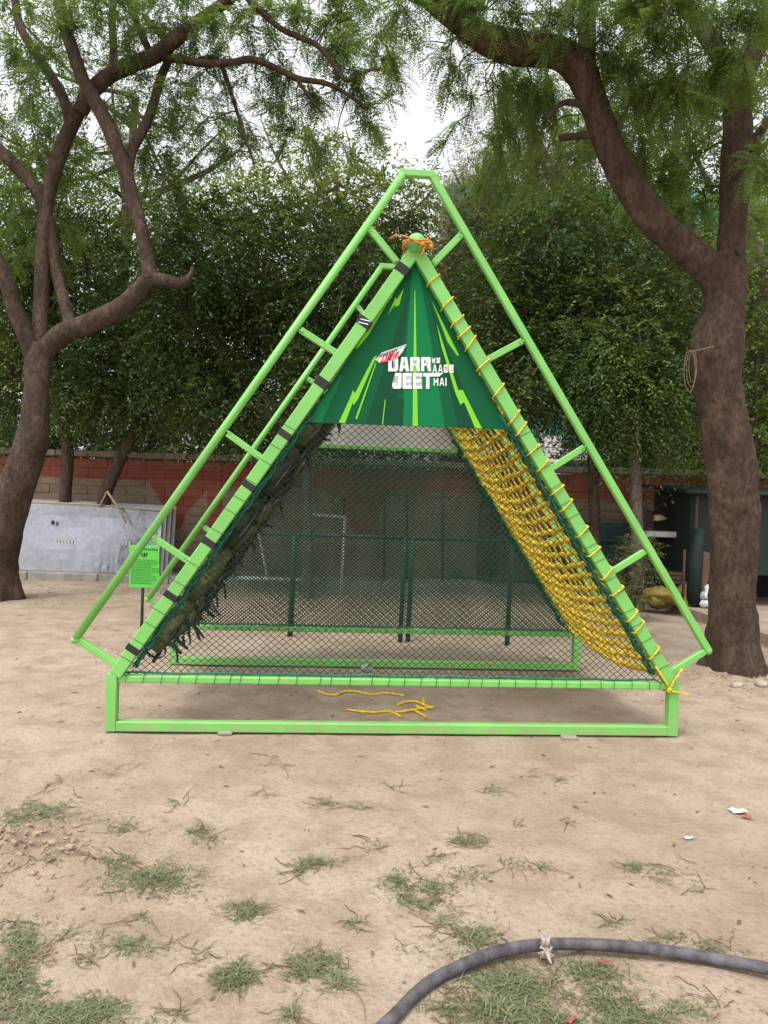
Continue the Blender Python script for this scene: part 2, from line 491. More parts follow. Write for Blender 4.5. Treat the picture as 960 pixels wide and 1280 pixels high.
kb = MB()
x = -16.8
while x < 16.5:
    L = 1.2
    kb.box((x + L / 2, 13.0, 0.05), (L - 0.012, 1.04, 0.16 + random.uniform(-.008, .008)), None, 0.015); x += L
tag(kb.build('pavement', CONCRETE), 'raised concrete strip along the foot of the painted wall', kind='structure')
pm = MB()
pa = [G(806, 752), G(888, 781), G(975, 812), np.array([9.5, 7.6, 0]), np.array([9.5, 12.4, 0]), np.array([4.1, 12.4, 0])]
top = [(p[0], p[1], 0.12) for p in pa]; bot = [(p[0], p[1], -0.05) for p in pa]
n = len(pa)
pm.add(top + bot, [tuple(range(n))] + [(i, i + n, (i + 1) % n + n, (i + 1) % n) for i in range(n)])
tag(pm.build('platform', simple('platform_concrete', (0.30, 0.225, 0.175), 0.9, 0.25, 4, 0.4)), 'low concrete platform under the stall', kind='structure')

# ------------------------------------------------------------------ boundary wall, every block its own part
wall = empty('boundary_wall', (0, 13.5, 0))
tag(wall, 'old block boundary wall with a red painted zigzag band under a grey coping', 'wall')
wc = MB(); wc.box((0, 0.122, 1.05), (34, 0.2, 2.14)); wc.build('mortar_core', BLOCK, wall)
bw, bh = 0.70, 0.163
bm_ = MB(); bm_.box((0, 0, 0), (bw - 0.010, 0.09, bh - 0.009), None, 0.006)
bmesh_block = bm_.mesh('block', BLOCK)
for r in range(13):
    off = bw / 2 if r % 2 else 0
    for c in range(22):
        o = link('block', bmesh_block, wall, (-7.7 + bw / 2 + c * bw + off - 0.17, 0.05 + random.uniform(-.006, .006), 0.085 + r * bh))
        o.rotation_euler = (random.uniform(-.006, .006), random.uniform(-.004, .004), random.uniform(-.006, .006))
far = MB()
for r in range(13):
    for side in (-1, 1):
        for c in range(12): far.box((side * (8.12 + c * bw + (bw / 2 if r % 2 else 0)), 0.05, 0.085 + r * bh), (bw - .01, .09, bh - .009))
fo_ = far.build('outer_blocks', BLOCK, wall); fo_['kind'] = 'stuff'
cp = MB(); cp.box((0, 0, 0), (1.19, 0.36, 0.11), None, 0.012); cpm = cp.mesh('coping_stone', COPING)
for i in range(28):
    link('coping_stone', cpm, wall, (-16.2 + i * 1.2, 0.1 + random.uniform(-.01, .01), 2.205 + random.uniform(-.008, .008)))

# ------------------------------------------------------------------ building behind, wrapped in turquoise cloth
bl = P(557, 222, 24); bx0 = bl[0]; bh_ = bl[2]
bld = empty('building', (bx0, 24, 0))
tag(bld, 'tall building wrapped in turquoise shade cloth behind the trees on the right', 'building')
b = MB(); b.box((7.2, 3.2, bh_ / 2), (14, 6, bh_ - 0.1)); b.build('wall', BCONC, bld)
nfl = 4; fh = bh_ / nfl
cm = {}
for fl in range(nfl):
    for k in range(9):
        mat = SHADENET if (k * 7 + fl * 3) % 5 else SHADENET2
        c = MB(); nn = 9
        vs, fs = [], []
        for i in range(nn):
            for j in range(2):
                vs.append((k * 1.55 + 0.05 + i * 1.45 / (nn - 1), 0.12 - 0.05 * math.sin(i * 1.9 + k + fl) - 0.03, fl * fh + (0.55 if j == 0 else fh - 0.15)))
        for i in range(nn - 1): fs.append((i * 2, i * 2 + 2, i * 2 + 3, i * 2 + 1))
        c.add(vs, fs, True)
        c.build('cloth_panel', mat, bld)
    s = MB(); s.box((7.0, 0.12, fl * fh + 0.22), (14.3, 0.4, 0.35), None, 0.02); s.build('floor_slab', BCONC, bld)
    for k in range(4):
        w = MB(); w.box((1.6 + k * 3.3, 0.02, fl * fh + 1.35), (0.9, 0.06, 1.1)); f_ = w.build('window', BCONC, bld)
        g = MB(); g.box((1.6 + k * 3.3, -0.02, fl * fh + 1.35), (0.74, 0.04, 0.94)); g.build('pane', DARKGL, f_)
for k in range(5):
    s = MB(); s.box((0.02 + k * 3.4, 0.0, bh_ / 2), (0.2, 0.3, bh_ - 0.02), None, 0.02); s.build('column', BCONC, bld)
np_ = P(690, 575, 23.6)
nb = MB(); nb.box((0, 0, 0), (0.55, 0.03, 1.5), None, 0.004)
nbo = nb.build('notice_board', PAPER); nbo.location = (np_[0], 23.55, np_[2])
tag(nbo, 'white notice sheet fixed on the turquoise cloth just right of the yellow net', 'notice')
rl = MB()
for q in range(7): rl.box((random.uniform(-.03, .03), -0.018, 0.55 - q * 0.16), (random.uniform(.25, .42), 0.004, 0.022))
rl.build('print_line', REDSCRAP, nbo)

# ------------------------------------------------------------------ the climbing frame
TH, OX, OY, W, D, HB = 0.07854858, 0.15058575, 4.76268148, 3.72607934, 1.90633898, 0.35402011
EXv = np.array([math.cos(TH), math.sin(TH), 0]); EYv = np.array([-math.sin(TH), math.cos(TH), 0]); OV = np.array([OX, OY, 0])
def LOC(px, py, dep=0.0):
    """photograph pixel to (across, up) on the frame's plane at depth dep"""
    d = ray(px, py); t = ((OV - EYE) @ EYv + dep) / (d @ EYv); q = EYE + d * t
    return float((q - OV) @ EXv), float(q[2])

fr = empty('climbing_frame', (OX, OY, 0), TH)
tag(fr, 'bright green A-shaped climbing frame with tyres, yellow rope net and printed banner', 'climbing frame')
SL = math.atan2(3.10 - 0.349, 1.866 - 0.068)       # slope of the beams
cs, sn = math.cos(SL), math.sin(SL)
def beam_u(z, off):
    """across-position of a line parallel to the right beam's outer edge, off metres inside it, at height z"""
    u = 1.866 - (z - 0.349) / math.tan(SL)
    return u - off / sn
def bar(name, a, b, w, h, up=(0, 1, 0), par=fr, mat=GREEN, bev=0.005):
    m = MB(); m.bar(a, b, w, h, up, bev); return m.build(name, mat, par)
BW = 0.08
for d0 in (0.0, D):
    dm = d0 + 0.036
    # base
    bar('bottom_rail', (-W / 2 + 0.065, dm, 0.0345), (W / 2 - 0.065, dm, 0.0345), 0.063, 0.066)
    bar('top_rail', (-W / 2 + 0.066, dm + 0.004, HB - 0.022), (W / 2 - 0.066, dm + 0.004, HB - 0.022), 0.042, 0.052)
    for s in (-1, 1):
        bar('post', (s * (W / 2 - 0.033), dm, 0.001), (s * (W / 2 - 0.033), dm, HB + 0.015), 0.066, 0.070)
        zb, zt = HB + 0.004, 3.115
        ub, ut = beam_u(zb, BW / 2), beam_u(zt, BW / 2)
        bar('slope_beam', (s * ub, dm + s * 0.001, zb), (s * ut, dm + s * 0.001, zt), BW, 0.074)
        # handrail
        r0, r1 = (s * 2.073, 0.571), (s * 0.094, 3.62)
        ho = dm + 0.01
        if s < 0:
            m = MB(); m.tube([(r0[0], ho, r0[1]), (r1[0], ho, r1[1])], 0.026, 12); hr = m.build('handrail', GREEN, fr)
        else:
            m = MB(); m.bar((r0[0], ho, r0[1]), (r1[0], ho, r1[1]), 0.046, 0.046, (0, 1, 0), 0.006); hr = m.build('handrail', GREEN, fr)
        e = MB(); e.lump((r0[0], ho, r0[1]), (0.056, 0.056, 0.056), 0.0, 2); e.build('end_joint', GREEN, hr)
        for (ru, rz, bu, bz) in ((0.31, 3.262, 0.115, 3.05), (0.735, 2.593, 0.486, 2.446), (1.176, 1.912, 0.941, 1.753), (1.615, 1.234, 1.376, 1.080), (2.06, 0.574, 1.818, 0.422)):
            m = MB(); m.bar((s * bu, ho, bz), (s * (ru - 0.012), ho, rz - 0.008), 0.042, 0.034, (0, 1, 0), 0.004); 
            for wu, wz in ((bu, bz), (ru - .02, rz - .012)):
                for q in range(7): m.lump((s * wu + random.uniform(-.014, .014), ho - .020 + random.uniform(0, .004), wz + random.uniform(-.016, .016)), (.012, .008, .012), .3, 1)
            m.build('rail_strut', GREEN, hr)
    m = MB(); m.bar((-0.115, d0 + 0.046, 3.627), (0.115, d0 + 0.046, 3.627), 0.046, 0.046, (0, 1, 0), 0.006); m.build('head_rail', GREEN, fr)
# ridge pipe whose rounded end shows at the apex
m = MB()
prof = [(0.0, -0.075), (0.03, -0.068), (0.052, -0.045), (0.062, -0.01), (0.062, 0.02), (0.062, D + 0.07), (0.05, D + 0.1), (0.0, D + 0.11)]
m.lathe(prof, 20, Matrix(((1, 0, 0), (0, 0, 1), (0, -1, 0))), (0, 0.0, 3.165)); m.build('ridge_pipe', GREEN, fr)
for dz in (1.22, 2.2):       # cross bars that tie the two sloping beams of each side
    for s in (-1,):
        bar('cross_bar', (s * beam_u(dz, 0.06), 0.075, dz), (s * beam_u(dz, 0.06), D - 0.002, dz), 0.04, 0.04, (0, 0, 1))

# ---- diamond nets
def in_tri(u, z, lo=HB - 0.005, pad=0.075):
    return z >= lo and abs(u) <= beam_u(z, pad)
def diamond_net(name, dep, ztop, a, bb, r, seed):
    V, F4 = [], []
    nodes = {}
    zi = int((ztop - HB) / (bb / 2)) + 1
    def nd(i, j):
        if (i, j) not in nodes:
            u, z = i * a / 2, HB - 0.004 + j * bb / 2
            w = Vector((u * 1.7, z * 1.7, seed))
            ju = 0.012 * mnoise.noise(w) + 0.004 * mnoise.noise(w * 6); jz = 0.010 * mnoise.noise(w + Vector((9, 3, 1))) + 0.003 * mnoise.noise(w * 7)
            jd = 0.025 * mnoise.noise(w + Vector((4, 8, 2))) + 0.003 * mnoise.noise(w * 9)
            if j == 0: jz = 0; ju *= .3
            u += ju; z += jz
            lim = beam_u(z, 0.07)
            nodes[(i, j)] = np.array([max(-lim, min(lim, u)), dep + jd, min(z, ztop)])
        return nodes[(i, j)]
    for j in range(zi):
        z0 = HB + j * bb / 2
        half = beam_u(z0, 0.07)
        I = int(half / (a / 2)) + 1
        for i in range(-I, I + 1):
            if (i + j) % 2: continue
            p = nd(i, j)
            for di in (-1, 1):
                q = nd(i + di, j + 1)
                t = q - p; L = np.linalg.norm(t)
                if L < 0.006 or (abs(p[0]) >= half - 1e-4 and abs(q[0]) >= beam_u(q[2], 0.07) - 1e-4 and L < .012): continue
                t /= L; x = np.cross(t, [0, 1.0, 0]); x /= np.linalg.norm(x); y = np.cross(x, t)
                n0 = len(V)
                for base in (p, q):
                    for k in range(3):
                        an = 2.094 * k + 0.5; V.append(base + (x * math.cos(an) + y * math.sin(an)) * r)
                for k in range(3): F4.append((n0 + k, n0 + (k + 1) % 3, n0 + 3 + (k + 1) % 3, n0 + 3 + k))
    me = fast_mesh(name, np.array(V), np.array(F4), NETG)
    o = link(name, me, fr); o['kind'] = 'stuff'
    return o
diamond_net('safety_net', 0.085, 2.02, 0.050, 0.0435, 0.0024, 1.0)
diamond_net('safety_net', D + 0.085, 2.02, 0.034, 0.030, 0.0050, 5.0)
# net border rope and its lacing along the base and the beams
for d0 in (0.0, D):
    m = MB()
    m.rope([(-1.78 + i * 0.1, d0 + 0.068 + 0.006 * math.sin(i * 2.1), HB + 0.008 + 0.004 * math.sin(i * 1.3)) for i in range(36)], 0.010, 2, 0.05, seg=4)
    m.build('net_border_rope', TEAL, fr)
    m = MB(); k = 0
    u = -1.75
    while u < 1.75:
        uu = u + random.uniform(-.02, .02)
        loop = [(uu, d0 - 0.0005, HB - 0.046), (uu + 0.006, d0 + 0.01, HB + 0.004), (uu + 0.01, d0 + 0.07, HB + 0.012), (uu + 0.008, d0 + 0.075, HB - 0.05)]
        m.tube(loop, 0.0022, 3); u += random.uniform(0.085, 0.14)
    lo = m.build('lacing', NETG, fr); lo['kind'] = 'stuff'
    m = MB(); z = 0.42
    for s in (-1, 1):
        z = 0.45
        while z < 2.0:
            oi, oo = beam_u(z, BW + 0.004), beam_u(z, -0.0015)
            e = 0.012
            m.tube([(s * oi, d0 + 0.1, z - 0.012), (s * oi, d0 - 0.0035, z - 0.01), (s * oo, d0 - 0.0035, z + 0.035 + e), (s * oo, d0 + 0.08, z + 0.05)], 0.0017, 3)
            z += random.uniform(0.08, 0.13)
    lo = m.build('lacing', NETG, fr); lo['kind'] = 'stuff'
    for s in (-1, 1):       # bunched net edge tied under each beam
        m = MB()
        for lane in range(5):
            pts = []
            for i in range(60):
                z = 0.40 + i * 1.70 / 59
                o_ = BW + 0.012 + 0.022 * (0.5 + 0.5 * math.sin(i * 0.9 + lane * 2)) * random.uniform(.6, 1.2)
                pts.append((s * beam_u(z, o_), d0 + 0.05 + lane * 0.014 + random.uniform(-.012, .012), z + random.uniform(-.01, .01)))
            m.tube(pts, 0.0065, 4)
        m.build('net_edge', TEAL, fr)

# ---- yellow rope net on the right slope
def slope_pt(s, z, d, below):
    """point under the sloping plane, below metres inside it"""
    return Vector((s * (beam_u(z, 0.03) - below * sn), d, z - below * cs))
NR, NC = 28, 18
zr = [0.43 + i * (2.62 - 0.43) / (NR - 1) for i in range(NR)]
dc = [0.075 + j * (D + 0.02 - 0.075) / (NC - 1) for j in range(NC)]
def ynode(i, j):
    z = zr[i] + 0.016 * mnoise.noise(Vector((i * 1.7, j * .9, 3)))
    t = j / (NC - 1)
    sag = 0.035 + 0.085 * math.sin(math.pi * t) * (0.6 + 0.4 * math.sin(math.pi * (NR - 1 - i) / (NR - 1))) + 0.02 * mnoise.noise(Vector((i * .6, j * .6, 8)))
    slump = 0.075 * math.sin(math.pi * t)
    p = slope_pt(1, z, dc[j] + 0.012 * mnoise.noise(Vector((i * .8, j * 2.1, 5))), sag)
    p.z -= slump * sn * 0.9; p.x += slump * cs * 0.9
    return p
for i in range(NR):
    pts = [tuple(ynode(i, j)) for j in range(NC)]
    pp = spline(pts, 4)
    pp = [Vector(p) + Vector((0, 0, 0.004 * math.sin(k * 1.9))) for k, p in enumerate(pp)]
    m = MB(); m.rope(pp, 0.0150, 3, 0.05, 0.0082, 4, 0.016)
    m.rope([p + Vector((0.010, 0, 0.018 + 0.005 * math.sin(k * 1.3 + i))) for k, p in enumerate(pp)], 0.0105, 2, 0.045, None, 4, 0.018)
    m.build('cross_rope', YROPE, fr)
for j in range(NC):
    pp = spline([tuple(ynode(i, j) + Vector((0.012, 0, 0))) for i in range(NR)], 4)
    m = MB(); m.rope([Vector(p) for p in pp], 0.0105, 2, 0.045, None, 4, 0.018)
    m.build('long_rope', YROPE, fr)
m = MB()
for i in range(NR):
    for j in range(NC):
        p = ynode(i, j)
        m.lump(p + Vector((-0.004, 0, 0.006)), (0.040, 0.046, 0.040), 0.5, 1)
        for q in range(2):
            a = random.uniform(0, 6.28); e = Vector((math.cos(a) * .03 - .01, math.sin(a) * .03, random.uniform(-.03, .03)))
            m.tube([p, p + e], [0.005, 0.003], 3)
ko = m.build('rope_knots', YROPE, fr); ko['kind'] = 'stuff'
# lashing round the right front beam: each turn a part
z = 0.52
while z < 3.0:
    st = random.uniform(0.055, 0.085)
    rr = 0.0062
    zi, zo = z, z + st
    of = -0.001 - rr; ob = 0.0735 + rr
    oi, oo = BW + rr, -rr
    loop = [(beam_u(zi, oi), ob, zi - .01), (beam_u(zi, oi), of, zi), (beam_u((zi + zo) / 2, BW / 2), of - .004, (zi + zo) / 2), (beam_u(zo, oo), of, zo), (beam_u(zo, oo), ob, zo + 0.01), (beam_u(zi + .03, BW / 2), ob + .003, (zi + zo) / 2 + .02)]
    m = MB(); m.rope(loop, 0.0075, 2, 0.04, None, 4, 0.012); m.build('rope_lashing', YROPE, fr)
    z += random.choice((0.075, 0.105, 0.125, 0.15, 0.17))
# the lashing's tail tied round the post
m = MB()
pu = W / 2 - 0.033
m.rope([(beam_u(.46, BW + .01), -0.012, .47), (pu - 0.045, -0.012, 0.33), (pu - 0.02, -0.014, 0.305), (pu + 0.045, -0.012, 0.30), (pu + 0.09, -0.02, 0.285)], 0.008, 2, 0.04, None, 4, 0.012)
m.rope([(pu + .04, -0.012, .46), (pu - .02, -0.014, .37), (pu - 0.05, -.012, .31), (pu - 0.045, 0.08, .29)], 0.008, 2, 0.04, None, 4, 0.012)
m.lump((pu - 0.045, -0.014, 0.315), (0.04, 0.03, 0.04), .4, 1)
m.build('rope_tail', YROPE, fr)
# orange rope knotted round the apex
m = MB()
for k in range(3):
    pts = []
    for i in range(25):
        a = 2 * math.pi * i / 24
        pts.append((0.085 * math.cos(a), 0.0 + 0.09 * math.sin(a) - 0.01, 3.135 + 0.012 * k + 0.012 * math.sin(a * 2 + k)))
    m.rope(pts, 0.008, 2, 0.04, None, 4, 0.012)
m.rope([(-0.03, -0.10, 3.15), (-0.09, -0.09, 3.175), (-0.145, -0.05, 3.19), (-0.17, 0.0, 3.185)], 0.008, 2, .04, None, 4, .012)
for k in range(5):
    m.lump((0.055 + random.uniform(-.03, .03), -0.10, 3.14 + random.uniform(-.03, .035)), (0.036, 0.028, 0.036), .5, 1)
m.rope([(0.05, -0.1, 3.13), (0.03, -0.1, 3.07), (0.012, -0.09, 3.05)], 0.007, 2, .04, None, 4, .012)
m.build('apex_rope', OROPE, fr)

# ---- tyres on the left slope
prof = [(0.118, -0.040), (0.130, -0.052), (0.165, -0.060), (0.190, -0.052), (0.203, -0.036), (0.205, 0.0), (0.203, 0.036), (0.190, 0.052), (0.165, 0.060), (0.130, 0.052), (0.118, 0.040), (0.122, 0.0)]
tm = MB(); tm.lathe(prof, 28, closed=True)
for k in range(28):       # tread lugs
    a = 2 * math.pi * (k + .5) / 28
    tm.box((0.205 * math.cos(a), 0.205 * math.sin(a), 0.018 * (1 if k % 2 else -1)), (0.010, 0.026, 0.045), Matrix.Rotation(a, 3, 'Z'))
tyre_a, tyre_b = tm.mesh('tyre', TYRE), tm.mesh('tyre', TYRE2)
SROT = Matrix(((cs, 0, -sn), (0, 1, 0), (sn, 0, cs)))       # local x up the slope, local z out of it
sm_ = MB()
band = []
for k in range(16):
    a = 2 * math.pi * k / 16
    band.append((0.052 * math.cos(a), 0.0, 0.072 * math.sin(a)))
for w in (0.022,):
    vs = []; fs = []
    for k, (x_, y_, z_) in enumerate(band):
        vs += [(x_, -w, z_), (x_, w, z_), (x_ * 1.10, w, z_ * 1.07), (x_ * 1.10, -w, z_ * 1.07)]
    for k in range(16):
        a0, b0 = 4 * k, 4 * ((k + 1) % 16)
        for q in range(4): fs.append((a0 + q, b0 + q, b0 + (q + 1) % 4, a0 + (q + 1) % 4))
    sm_.add(vs, fs)
def tails(mb, n, rs):
    for q in range(n):
        a = rs.uniform(-1, 1); L = rs.uniform(0.04, 0.11)
        p0 = Vector((rs.uniform(-.03, .03), rs.uniform(-.02, .02), -0.068)); p1 = p0 + Vector((a * L * .6, rs.uniform(-.03, .03), -L * .5)); p2 = p1 + Vector((-L * .55, rs.uniform(-.03, .03), -L * .45))
        mb.tube([p0, p1, p2], [0.012, 0.010, 0.007], 4, True, False)
strap_meshes = []
rs = random.Random(3)
for v_ in range(4):
    q = MB(); q.add(sm_.v, sm_.f); tails(q, v_ % 2, rs); strap_meshes.append(q.mesh('tyre_strap', STRAP))
ROWZ = [0.69 + i * 0.3475 for i in range(7)]
COLD = [0.285 + j * 0.445 for j in range(4)]
def ltp(z, d, below):
    return Vector((-(beam_u(z, 0.04) - below * sn), d, z - below * cs))
for i, z in enumerate(ROWZ):
    for j, d in enumerate(COLD):
        p = ltp(z, d, 0.075 + rs.uniform(-.012, .014))
        o = link('tyre', tyre_a if (i * 3 + j * 2) % 5 in (0, 2, 3) else tyre_b, fr, p)
        R_ = SROT @ Matrix.Rotation(rs.uniform(-.07, .07), 3, 'X') @ Matrix.Rotation(rs.uniform(-.05, .05), 3, 'Y') @ Matrix.Rotation(rs.uniform(0, 6.28), 3, 'Z')
        o.rotation_euler = R_.to_euler()
        # strap to the next tyre up the slope, and across to the next column
        q = ltp(z + 0.174, d + rs.uniform(-.05, .05), 0.078)
        so = link('tyre_strap', rs.choice(strap_meshes), fr, q); so.rotation_euler = (SROT @ Matrix.Rotation(rs.uniform(-.2, .2), 3, 'Z')).to_euler()
        if j < 3:
            q = ltp(z + rs.uniform(-.02, .02), d + 0.2225, 0.078)
            so = link('tyre_strap', rs.choice(strap_meshes), fr, q); so.rotation_euler = (SROT @ Matrix.Rotation(1.57 + rs.uniform(-.2, .2), 3, 'Z')).to_euler()
for j, d in enumerate(COLD):
    q = ltp(0.52, d + rs.uniform(-.04, .04), 0.09); so = link('tyre_strap', rs.choice(strap_meshes), fr, q); so.rotation_euler = SROT.to_euler()
# bands round the left beams that hold the tyre rows, with a long belt along the slope
for d0 in (0.0, D):
    for z in (0.523, 0.865, 1.21, 1.577, 1.909, 2.249, 2.646, 3.0):
        hw = 0.022 if z < 2 else 0.03
        dirv = Vector((cs, 0, sn)); nrm = Vector((-sn, 0, cs))
        c = Vector((-beam_u(z, BW / 2), d0 + 0.036, z))
        m = MB()
        m.box(c, (hw * 2, 0.084, BW + 0.012), Matrix((dirv, Vector((0, 1, 0)), nrm)).transposed(), 0.004)
        so = m.build('beam_strap', STRAP, fr)
        if 2.6 < z < 2.7 and d0 == 0:
            k = MB()
            for e in (-0.012, 0.012):
                k.bar(c + dirv * (e - .012) + Vector((0, -.044, 0)) + nrm * .03, c + dirv * (e + .012) + Vector((0, -.044, 0)) - nrm * .03, 0.006, 0.003, (0, 1, 0), 0)
            k.build('cord', WHITE, so)
for j in range(3):
    d = 0.30 + j * 0.6
    pts = [ltp(0.45 + i * 0.1, d + 0.05 * mnoise.noise(Vector((i * .4, j, 1))), 0.13 + 0.035 * mnoise.noise(Vector((i * .9, j * 3, 4)))) for i in range(25)]
    m = MB(); m.tube(pts, [0.013 + .004 * math.sin(k) for k in range(25)], 5, True, False); m.build('belt', STRAP, fr)
for k in range(12):         # loose strap ends
    z = 0.45 + (k / 25) ** 1.3 * 1.2; d = rs.uniform(0.12, 1.8)
    p = ltp(z, d, 0.14); L = rs.uniform(.06, .17)
    m = MB(); a = rs.uniform(-.03, .05)
    m.tube([p, p + Vector((a, rs.uniform(-.02, .02), -L * .5)), p + Vector((a * 2.2, rs.uniform(-.03, .03), -L))], [0.014, 0.013, 0.010], 4, True, False); m.build('strap_end', STRAP, fr)

# ---- banners: front with its print, rear seen from its back
def banner(dep, flip):
    A = [LOC(518, 318, 0.06), LOC(384, 526, 0.06), LOC(640, 536, 0.06)]
    A = [(-0.006, 3.105), (-0.667, 1.997), (0.667, 2.003)]
    th = 0.004
    m = MB()
    fv = [(u, dep, z) for u, z in A]; bv = [(u, dep + th, z) for u, z in A]
    m.add(fv + bv, [(0, 1, 2), (5, 4, 3), (0, 3, 4, 1), (1, 4, 5, 2), (2, 5, 3, 0)])
    return m
ban = banner(0.058, 0).build('banner', BAN0, fr)
rb = banner(D + 0.058, 0).build('banner', BANBACK, fr)
bar('banner_batten', (-0.66, D + 0.05, 1.985), (0.66, D + 0.05, 1.985), 0.035, 0.03, (0, 1, 0), rb, GREEN)
layer = [0]
def C1(px):   # pixels of the banner close-up (three per photograph pixel) to frame coordinates
    return LOC(360 + px[0] / 3.0, 190 + px[1] / 3.0, 0.058)
TRI = [(-0.006, 3.095), (-0.655, 1.9995), (0.655, 2.0055)]
def inside_clip(poly):
    """clip a polygon to the banner's triangle"""
    out = [np.array(p) for p in poly]
    cyc = [np.array(TRI[0]), np.array(TRI[1]), np.array(TRI[2])]
    for k in range(3):
        a, b2 = cyc[k], cyc[(k + 1) % 3]
        nrm = np.array([-(b2 - a)[1], (b2 - a)[0]])
        res = []
        for i in range(len(out)):
            p, q = out[i], out[(i + 1) % len(out)]
            dp, dq = (p - a) @ nrm, (q - a) @ nrm
            if dp >= 0: res.append(p)
            if (dp >= 0) != (dq >= 0): res.append(p + (q - p) * dp / (dp - dq))
        out = res
        if len(out) < 3: return []
    return out
def pr(name, mat, polys, par=ban, tri=None, clip=True, off=None):
    layer[0] += 1
    dep = 0.058 - 0.0008 * (layer[0] if off is None else off)
    m = MB()
    for pl in polys:
        q = [C1(p) for p in pl]
        # concave outlines are filled through bmesh
        bm = bmesh.new(); vs = [bm.verts.new((u, dep, z)) for u, z in q]
        try:
            f = bm.faces.new(vs)
            bmesh.ops.triangulate(bm, faces=[f])
        except Exception: pass
        for f in bm.faces:
            t3 = [(v.co.x, v.co.z) for v in f.verts]
            if sum((t3[i][0] * t3[(i + 1) % 3][1] - t3[(i + 1) % 3][0] * t3[i][1]) for i in range(3)) < 0: t3 = t3[::-1]
            if clip: t3 = inside_clip(t3)
            if len(t3) >= 3: m.poly([(u, dep, z) for u, z in t3])
        bm.free()
    return m.build(name, mat, par)
pr('print_ray', BAN1, [[(468, 385), (482, 385), (590, 1040), (425, 1035)]])
pr('print_ray', BAN2, [[(440, 560), (455, 540), (395, 1030), (290, 1025)]], off=1)
pr('print_ray', BAN2, [[(530, 560), (545, 600), (720, 1040), (640, 1040)]], off=1)
pr('print_ray', BAN1, [[(60, 1020), (205, 830), (195, 860), (120, 1025)]], off=1)
pr('print_ray', BAN2, [[(385, 925), (435, 925), (430, 1033), (375, 1031)]], off=2)
pr('print_ray', LIME, [[(474, 520), (477, 520), (487, 1030), (467, 1030)]], off=3)
pr('lightning_bolt', LIME, [[(190, 1015), (236, 915), (243, 893), (251, 905), (320, 772), (334, 762), (262, 928), (246, 950), (243, 940), (214, 1017)]], off=4)
pr('lightning_bolt', LIME, [[(556, 640), (638, 893), (655, 893), (730, 1042), (704, 1042), (660, 938), (646, 948), (628, 905), (575, 730)]], off=4)
pr('lightning_bolt', LIME, [[(374, 612), (397, 560), (402, 545), (409, 552), (434, 512), (418, 572), (404, 582), (400, 574)]], off=4)
pr('lightning_bolt', LIME, [[(250, 738), (290, 670), (366, 552), (372, 535), (384, 530), (430, 448), (388, 548), (373, 566), (300, 690), (262, 735)]], off=4)
pr('print_streak', LIME, [[(536, 552), (642, 765), (632, 762), (598, 712)]], off=4)
pr('print_streak', LIME, [[(252, 1000), (329, 788), (332, 790), (259, 1002)]], off=4)
pr('print_streak', LIME, [[(352, 1025), (363, 928), (366, 928), (356, 1025)]], off=4)
pr('print_streak', LIME, [[(680, 752), (684, 752), (832, 1012), (822, 1008)]], off=4)
# lettering: solid block capitals built from separate strokes (unit box, y down)
GL = {
 'D': [[(0, 0), (.34, 0), (.34, 1), (0, 1)], [(.34, 0), (.86, 0), (1, .14), (1, .86), (.86, 1), (.34, 1), (.34, .78), (.66, .78), (.66, .22), (.34, .22)]],
 'A': [[(0, 1), (.22, 0), (.78, 0), (1, 1), (.66, 1), (.63, .80), (.37, .80), (.34, 1)], ],
 'R': [[(0, 0), (.30, 0), (.30, 1), (0, 1)], [(.30, 0), (.88, 0), (1, .12), (1, .42), (.86, .53), (1, 1), (.72, 1), (.56, .60), (.30, .60), (.30, .44), (.70, .44), (.70, .17), (.30, .17)]],
 'J': [[(.30, 0), (1, 0), (1, .88), (.88, 1), (.12, 1), (0, .88), (0, .66), (.32, .66), (.32, .80), (.66, .80), (.66, .20), (.30, .20)]],
 'E': [[(0, 0), (1, 0), (1, .18), (.33, .18), (.33, .41), (.88, .41), (.88, .59), (.33, .59), (.33, .82), (1, .82), (1, 1), (0, 1)]],
 'T': [[(0, 0), (1, 0), (1, .23), (.68, .23), (.68, 1), (.32, 1), (.32, .23), (0, .23)]],
 'K': [[(0, 0), (.28, 0), (.28, .40), (.66, 0), (1, 0), (.58, .48), (1, 1), (.66, 1), (.28, .58), (.28, 1), (0, 1)]],
 'G': [[(0, .14), (.14, 0), (.86, 0), (1, .14), (1, .32), (.70, .32), (.70, .22), (.30, .22), (.30, .78), (.70, .78), (.70, .64), (.52, .64), (.52, .46), (1, .46), (1, .86), (.86, 1), (.14, 1), (0, .86)]],
 'H': [[(0, 0), (.3, 0), (.3, .39), (.7, .39), (.7, 0), (1, 0), (1, 1), (.7, 1), (.7, .61), (.3, .61), (.3, 1), (0, 1)]],
 'I': [[(0, 0), (1, 0), (1, 1), (0, 1)]],
 'W': [[(0, 0), (.2, 0), (.28, .66), (.42, .12), (.58, .12), (.72, .66), (.8, 0), (1, 0), (.86, 1), (.62, 1), (.5, .5), (.38, 1), (.14, 1)]],
 'M': [[(0, 0), (.25, 0), (.5, .45), (.75, 0), (1, 0), (1, 1), (.78, 1), (.78, .4), (.5, .85), (.22, .4), (.22, 1), (0, 1)]],
 'O': [[(0, 0), (.5, 0), (.5, .2), (.28, .2), (.28, .8), (.5, .8), (.5, 1), (0, 1)], [(.5, 0), (1, 0), (1, 1), (.5, 1), (.5, .8), (.72, .8), (.72, .2), (.5, .2)]],
 'U': [[(0, 0), (.28, 0), (.28, .8), (.72, .8), (.72, 0), (1, 0), (1, 1), (0, 1)]],
 'N': [[(0, 0), (.28, 0), (.72, .6), (.72, 0), (1, 0), (1, 1), (.74, 1), (.28, .4), (.28, 1), (0, 1)]],
}
TH_ = .2
